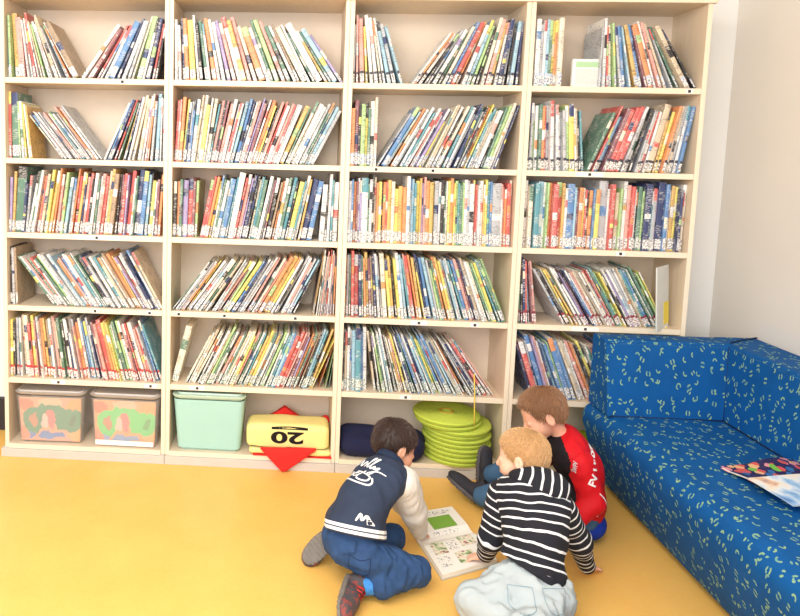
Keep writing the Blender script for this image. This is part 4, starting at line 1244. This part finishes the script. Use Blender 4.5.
# script lettering  on the back (two lines and a swoosh)
def script(scale):
    l1 = [[(-.095,.0),(-.085,.030),(-.075,.034),(-.070,.012),(-.078,-.012),(-.062,-.006),(-.052,.018),(-.046,.016),(-.044,-.004),(-.036,-.002),(-.028,.018),(-.022,.014),(-.020,-.006)],
          [(-.018,.0),(-.004,.040),(-.002,.050),(-.008,.046),(-.010,.010),(0,.0),(.012,.042),(.014,.052),(.008,.048),(.006,.012),(.014,.0),(.022,.016),(.026,.004),(.036,.018),(.040,.016),(.030,-.026),(.022,-.020),(.044,.004),(.075,.014)]]
    l2 = [[(-.072,-.062),(-.052,-.044),(-.062,-.040),(-.070,-.056),(-.058,-.066),(-.050,-.046),(-.046,-.064),(-.038,-.046),(-.030,-.048),(-.030,-.064),(-.020,-.052),(-.006,-.040),(-.016,-.040),(-.020,-.056),(-.008,-.062),(.004,-.046),(.010,-.018)],
          [(.010,-.018),(.006,-.060),(.030,-.064),(.052,-.052),(.046,-.032),(.020,-.030),(-.02,-.034)],
          [(-.095,-.098),(-.04,-.084),(.02,-.080),(.062,-.066),(.070,-.046),(.052,-.028)]]
    return stroke_mesh([[(x*scale, y*scale) for x, y in l] for l in l1+l2], .0034*scale)
cb_ = J['neck']*.50+J['mid']*.50
bn = np.cross(A_['side'], A_['up_c']); bn = bn if bn[1] < 0 else -bn
decal('lettering', script(.92), jA, tuple(cb_+A_['up_c']*.015), tuple(A_['side']), tuple(A_['up_c']), m_print, jA, .0015)
decal('emblem', stroke_mesh([[(-.012,-.012),(-.006,.014),(0,-.004),(.008,.014),(.014,-.012)]], .003), jA, tuple(J['pelvis']+A_['side']*.078+A_['up_p']*.110), tuple(A_['side']), tuple(A_['up_p']), m_print, jA, .0015)

# ---- child in the striped hoodie
B2 = person(dict(label='person with blond hair in black and white striped hoodie and light jeans', group='children reading on the floor',
    J=dict(pelvis=(2.125,-.965,.120), mid=(2.160,-.900,.250), neck=(2.180,-.805,.375), head=(2.165,-.725,.445), shR=(2.262,-.835,.320), shL=(2.095,-.770,.325),
           elR=(2.350,-.785,.180), wrR=(2.425,-.700,.034), elL=(2.062,-.770,.165), wrL=(2.070,-.690,.050), hipR=(2.190,-.975,.105), hipL=(2.060,-.960,.105),
           knR=(2.06,-1.13,.075), anR=(2.29,-1.20,.055), knL=(1.955,-.985,.080), anL=(2.12,-1.115,.050)),
    face=(-.80,.45,-.22), up=(-.10,.22,.95), skin=sk2, hs=.89, bulk=.95,
    hands=dict(R=((.75,.55,-.28), (0,.1,1), -1, .35), L=((-.75,.35,-.35), (0,0,1), 1, .5))))
make_hair(B2['root'], B2['hc'], B2['Rh'], B2['s'], hair2, hair2b, .008, .002, .013, 2, 3000)
J2 = B2['J']
m_str, nt, b = new_mat('black_white_stripes')
at = node(nt, 'ShaderNodeAttribute', attribute_name='stripe'); nz = node(nt, 'ShaderNodeTexNoise', i_Scale=9.0); tc = node(nt, 'ShaderNodeTexCoord'); nt.links.new(tc.outputs['Object'], nz.inputs['Vector'])
v_ = mth(nt, 'ADD', at.outputs['Fac'], mth(nt, 'MULTIPLY', nz.outputs['Fac'], .030))
fr = mth(nt, 'FRACT', mth(nt, 'DIVIDE', v_, .0285))
on = mth(nt, 'MULTIPLY', mth(nt, 'LESS_THAN', fr, .22), mth(nt, 'GREATER_THAN', at.outputs['Fac'], .052))
nt.links.new(mixc(nt, on, srgb(24, 26, 36), srgb(236, 238, 242)), b.inputs['Base Color']); b.inputs['Roughness'].default_value = .9
def hoodT(P):
    d = union(P, B2['torso'](.010), .03)
    d = smin(d, ell(P, J2['pelvis']+B2['up_p']*.05, (.108, .088, .07), B2['Rhp']), .03)
    d = d+fold(P, .006, 38)
    d = np.maximum(d, -((P-(J2['pelvis']+B2['up_p']*.045))@unit(B2['up_p']+B2['side']*.32)))
    return np.maximum(d, (P-J2['neck'])@B2['up_c']-.03)
def axis_par(v):
    a = (v-J2['pelvis'])@B2['up_p']; l1 = (J2['mid']-J2['pelvis'])@B2['up_p']
    c_ = l1+(v-J2['mid'])@B2['up_c']
    w = np.clip((a-l1+.04)/.08, 0, 1); return a*(1-w)+c_*w
lo, hi = allb_([J2['pelvis'], J2['neck'], J2['shL'], J2['shR']])
hd = surf_obj('hoodie', hoodT, lo, hi, .0055, m_str, B2['root'], 2, attr=dict(stripe=axis_par))
for S_ in 'RL':
    a, e, w_ = J2['sh'+S_], J2['el'+S_], J2['wr'+S_]
    def slv(P, a=a, e=e, w_=w_):
        w = e+(w_-e)*.95
        return smin(cap(P, a, e, .050, .041), cap(P, e, e+(w_-e)*.9, .040, .028), .02)+fold(P, .005, 46)
    def sp(v, a=a, e=e, w_=w_):
        l1 = np.linalg.norm(e-a); d1 = unit(e-a); d2 = unit(w_-e)
        s1 = (v-a)@d1; s2 = l1+(v-e)@d2; w = np.clip((s1-l1+.03)/.06, 0, 1)
        return .20+s1*(1-w)+s2*w
    lo, hi = allb_([a, e, w_], .09)
    surf_obj('sleeve', slv, lo, hi, .005, m_str, B2['root'], 2, attr=dict(stripe=sp))
def hoodH(P):
    c = J2['neck']+B2['up_c']*.018-np.array([0, .030, 0])
    d = smin(ell(P, c+np.array([.025, -.012, .0]), (.078, .050, .052), B2['Rc']), ell(P, c+np.array([.0, .02, .012]), (.082, .06, .035), B2['Rc']), .03)
    d = d+fold(P, .003, 50)
    L = J2['neck']*.4+B2['nb']*.6
    return -smin(-d, cap(P, L, B2['hc'], .046, .085), .01)
surf_obj('hood', hoodH, J2['neck']-.16, J2['neck']+.16, .005, m_str, B2['root'], 2, attr=dict(stripe=lambda v: .5+(v-J2['neck'])@unit((.95, -.10, -.25))))
B2['waist'] = .078
fn, (lo, hi) = pants(B2, .010, .015, .95, .95, .040, 52)
jeansB = surf_obj('jeans', fn, lo, hi, .0055, m_ljeans, B2['root'], 2); jeansB['label'] = 'light washed jeans'
m_st2 = plain('pale_denim_stitching', (130, 152, 164), .9)
pk = [[(-.035, .03), (-.035, -.02), (-.005, -.038), (.030, -.02), (.034, .03)], [(-.035, .03), (0, .030), (.034, .03)]]
for sx in (-1, 1):
    decal('back_pocket', stroke_mesh(pk, .0012), jeansB, tuple(J2['pelvis']+np.array([sx*.05, -.09, .025])), (1, .05*sx, 0), (0, .5, 1), m_st2, jeansB)
for S_ in 'RL':
    hp = J2['an'+S_]; d = unit(J2['an'+S_]-J2['kn'+S_])
    shoe(B2['root'], hp+d*.01+np.array([0, 0, -.012]), hp+d*.18+np.array([0, 0, -.020]), (0, -.5, .8), [m_dgrey, m_grey], .95)

# ---- child in the red jacket
C3 = person(dict(label='person with short brown hair in red and black jacket, sitting against the blue sofa', group='children reading on the floor',
    J=dict(pelvis=(2.500,-.420,.110), mid=(2.510,-.420,.240), neck=(2.425,-.410,.385), head=(2.345,-.410,.482), shL=(2.440,-.510,.335), shR=(2.470,-.320,.345),
           elL=(2.505,-.535,.190), wrL=(2.38,-.60,.11), elR=(2.38,-.28,.22), wrR=(2.27,-.36,.15), hipL=(2.480,-.470,.090), hipR=(2.480,-.360,.090),
           knL=(2.310,-.420,.165), anL=(2.170,-.285,.058), knR=(2.350,-.250,.190), anR=(2.250,-.150,.090)),
    face=(-.86,-.02,-.50), up=(-.38,.12,.80), skin=sk3, hs=.92, bulk=.98,
    hands=dict(L=((-.8,-.1,-.3), (0,0,1), 1, .5), R=((-.8,-.2,-.3), (0,0,1), -1, .5))))
make_hair(C3['root'], C3['hc'], C3['Rh'], C3['s'], hair3, hair3b, .011, -.016, .022, 3, 3000)
J3 = C3['J']
m_redj = cloth_mat('red_softshell', (206, 22, 34), .08, 14, .6, .3); m_blk = cloth_mat('black_softshell', (30, 27, 32), .1, 20, .7, .3)
def jacketC(P):
    d = union(P, C3['torso'](.012), .03)
    d = smin(d, ell(P, J3['pelvis']+C3['up_p']*.03, (.116, .098, .10), C3['Rhp']), .03)
    d = smin(d, cap(P, J3['neck']-C3['up_c']*.02, C3['nb'], .050, .042), .015)
    d = d+fold(P, .006, 34)
    d = np.maximum(d, -((P-(J3['pelvis']+C3['up_p']*-.048))@C3['up_p']))
    q = (P-J3['neck'])@unit(C3['nb']-J3['neck'])
    return np.maximum(d, q-.030)
def fmC(c):
    # black yoke over the near shoulder and chest, red back
    q = (c-J3['neck'])@C3['Rc']
    f = C3['Rc'][:, 1]; sgn = 1 if f[0] < 0 else -1
    return ((q[:, 1]*sgn) > .004-q[:, 2]*.18)
lo, hi = allb_([J3['pelvis'], J3['neck'], J3['shL'], J3['shR']], .17)
jC = surf_obj('jacket', jacketC, lo, hi, .0055, [m_redj, m_blk], C3['root'], 2, facemat=fmC)
sleevesC = {}
for S_ in 'LR':
    a, e, w_ = J3['sh'+S_], J3['el'+S_], J3['wr'+S_]
    def slv(P, a=a, e=e, w_=w_):
        w = e+(w_-e)*.95
        a2 = a+np.array([.02, 0, -.005])
        return smin(cap(P, a2, e, .052, .043), cap(P, e, w, .042, .030), .02)+fold(P, .006, 40)
    lo, hi = allb_([a, e, w_], .10)
    sleevesC[S_] = surf_obj('sleeve', slv, lo, hi, .005, m_redj, C3['root'], 2)
def hemC(P):
    d = ell(P, J3['pelvis']+np.array([-.005, -.01, -.045]), (.108, .110, .065)); return floorclip(P, np.maximum(d+fold(P, .003, 40), P[:, 2]-.10))
surf_obj('shirt_hem', hemC, J3['pelvis']-.17, J3['pelvis']+.17, .006, cloth_mat('bright_blue_jersey', (30, 60, 170)), C3['root'], 2)['label'] = 'bright blue shirt hem'
fn, (lo, hi) = pants(C3, .006, .007, .96, .96)
surf_obj('jeans', fn, lo, hi, .0055, cloth_mat('mid_blue_denim', (70, 104, 138), .25, 22), C3['root'], 2)
shoe(C3['root'], (2.175, -.262, .013), (2.058, -.165, .085), (.5, -.1, .7), [plain('black_felt_shoe', (44, 44, 52), .8, .2, 60), m_dgrey], 1.1)
shoe(C3['root'], (2.215, -.118, .022), (2.228, -.080, .195), (.45, -.8, .3), [plain('black_felt_shoe_pair', (46, 46, 54), .8, .2, 60), m_dgrey], .95)
decal('lettering', text_mesh('FV Ubsta', .040), [jC, sleevesC['L']], (2.508, -.50, .338), (.38, 0, 1), (-1, 0, .38), m_print, jC, .0022)
decal('small_lettering', text_mesh('SWFV', .016), [jC, sleevesC['L']], (2.425, -.52, .330), (.1, 0, 1), (-1, 0, .1), plain('grey_print', (190, 190, 196), .7), jC, .0018)
decal('piping', stroke_mesh([[(-.055, -.01), (-.02, .012), (.02, .010), (.055, -.012)]], .0022), [jC, sleevesC['L']], (2.530, -.52, .190), (.15, 0, -1), (1, 0, .15), m_print, jC, .0018)
# ---------------------------------------------------------------- light
W_ = bpy.data.worlds.new('world'); scene.world = W_; W_.use_nodes = True
bg = W_.node_tree.nodes['Background']; bg.inputs['Color'].default_value = (.95, .97, 1.0, 1); bg.inputs['Strength'].default_value = .72
def area(name, loc, target, sx, sy, power, col=(1, 1, 1)):
    l = bpy.data.lights.new(name, 'AREA'); l.shape = 'RECTANGLE'; l.size = sx; l.size_y = sy; l.energy = power; l.color = col
    o = bpy.data.objects.new(name, l); COL.objects.link(o); o.location = loc
    o.rotation_euler = (Vector(target)-Vector(loc)).to_track_quat('-Z', 'Y').to_euler()
    return o
area('window_light', (.4, -4.0, 1.9), (1.6, 0, .9), 3.0, 1.8, 85, (1, .985, .96))
area('ceiling_bounce', (1.0, -2.2, 2.7), (1.4, -1.4, 0), 2.2, 1.2, 75, (1, .97, .92))  # added area light, stands in for flash bounced off the ceiling

# ---------------------------------------------------------------- camera
q = [1.3533, -2.9788, 1.4538, -0.0575, -0.0947, 0.0232, 660.0, 256.083, 219.6005]
cx, cy, cz, ya, pi_, ro, f, px, py = q
F = Vector((math.sin(ya)*math.cos(pi_), math.cos(ya)*math.cos(pi_), math.sin(pi_)))
R = Vector((math.cos(ya), -math.sin(ya), 0)); U = R.cross(F)
R2 = R*math.cos(ro)+U*math.sin(ro); U2 = -R*math.sin(ro)+U*math.cos(ro)
cd = bpy.data.cameras.new('camera'); co = bpy.data.objects.new('camera', cd); COL.objects.link(co)
co.matrix_world = Matrix(((R2.x, U2.x, -F.x, cx), (R2.y, U2.y, -F.y, cy), (R2.z, U2.z, -F.z, cz), (0, 0, 0, 1)))
cd.sensor_fit = 'HORIZONTAL'; cd.sensor_width = 36; cd.lens = f/800*36
cd.shift_x = (400-px)/800; cd.shift_y = -(308-py)/800
cd.clip_start = .05
scene.camera = co
vs = scene.view_settings
vs.view_transform = 'Standard'; vs.look = 'None'; vs.gamma = 1; vs.exposure = 0.22; vs.use_curve_mapping = False
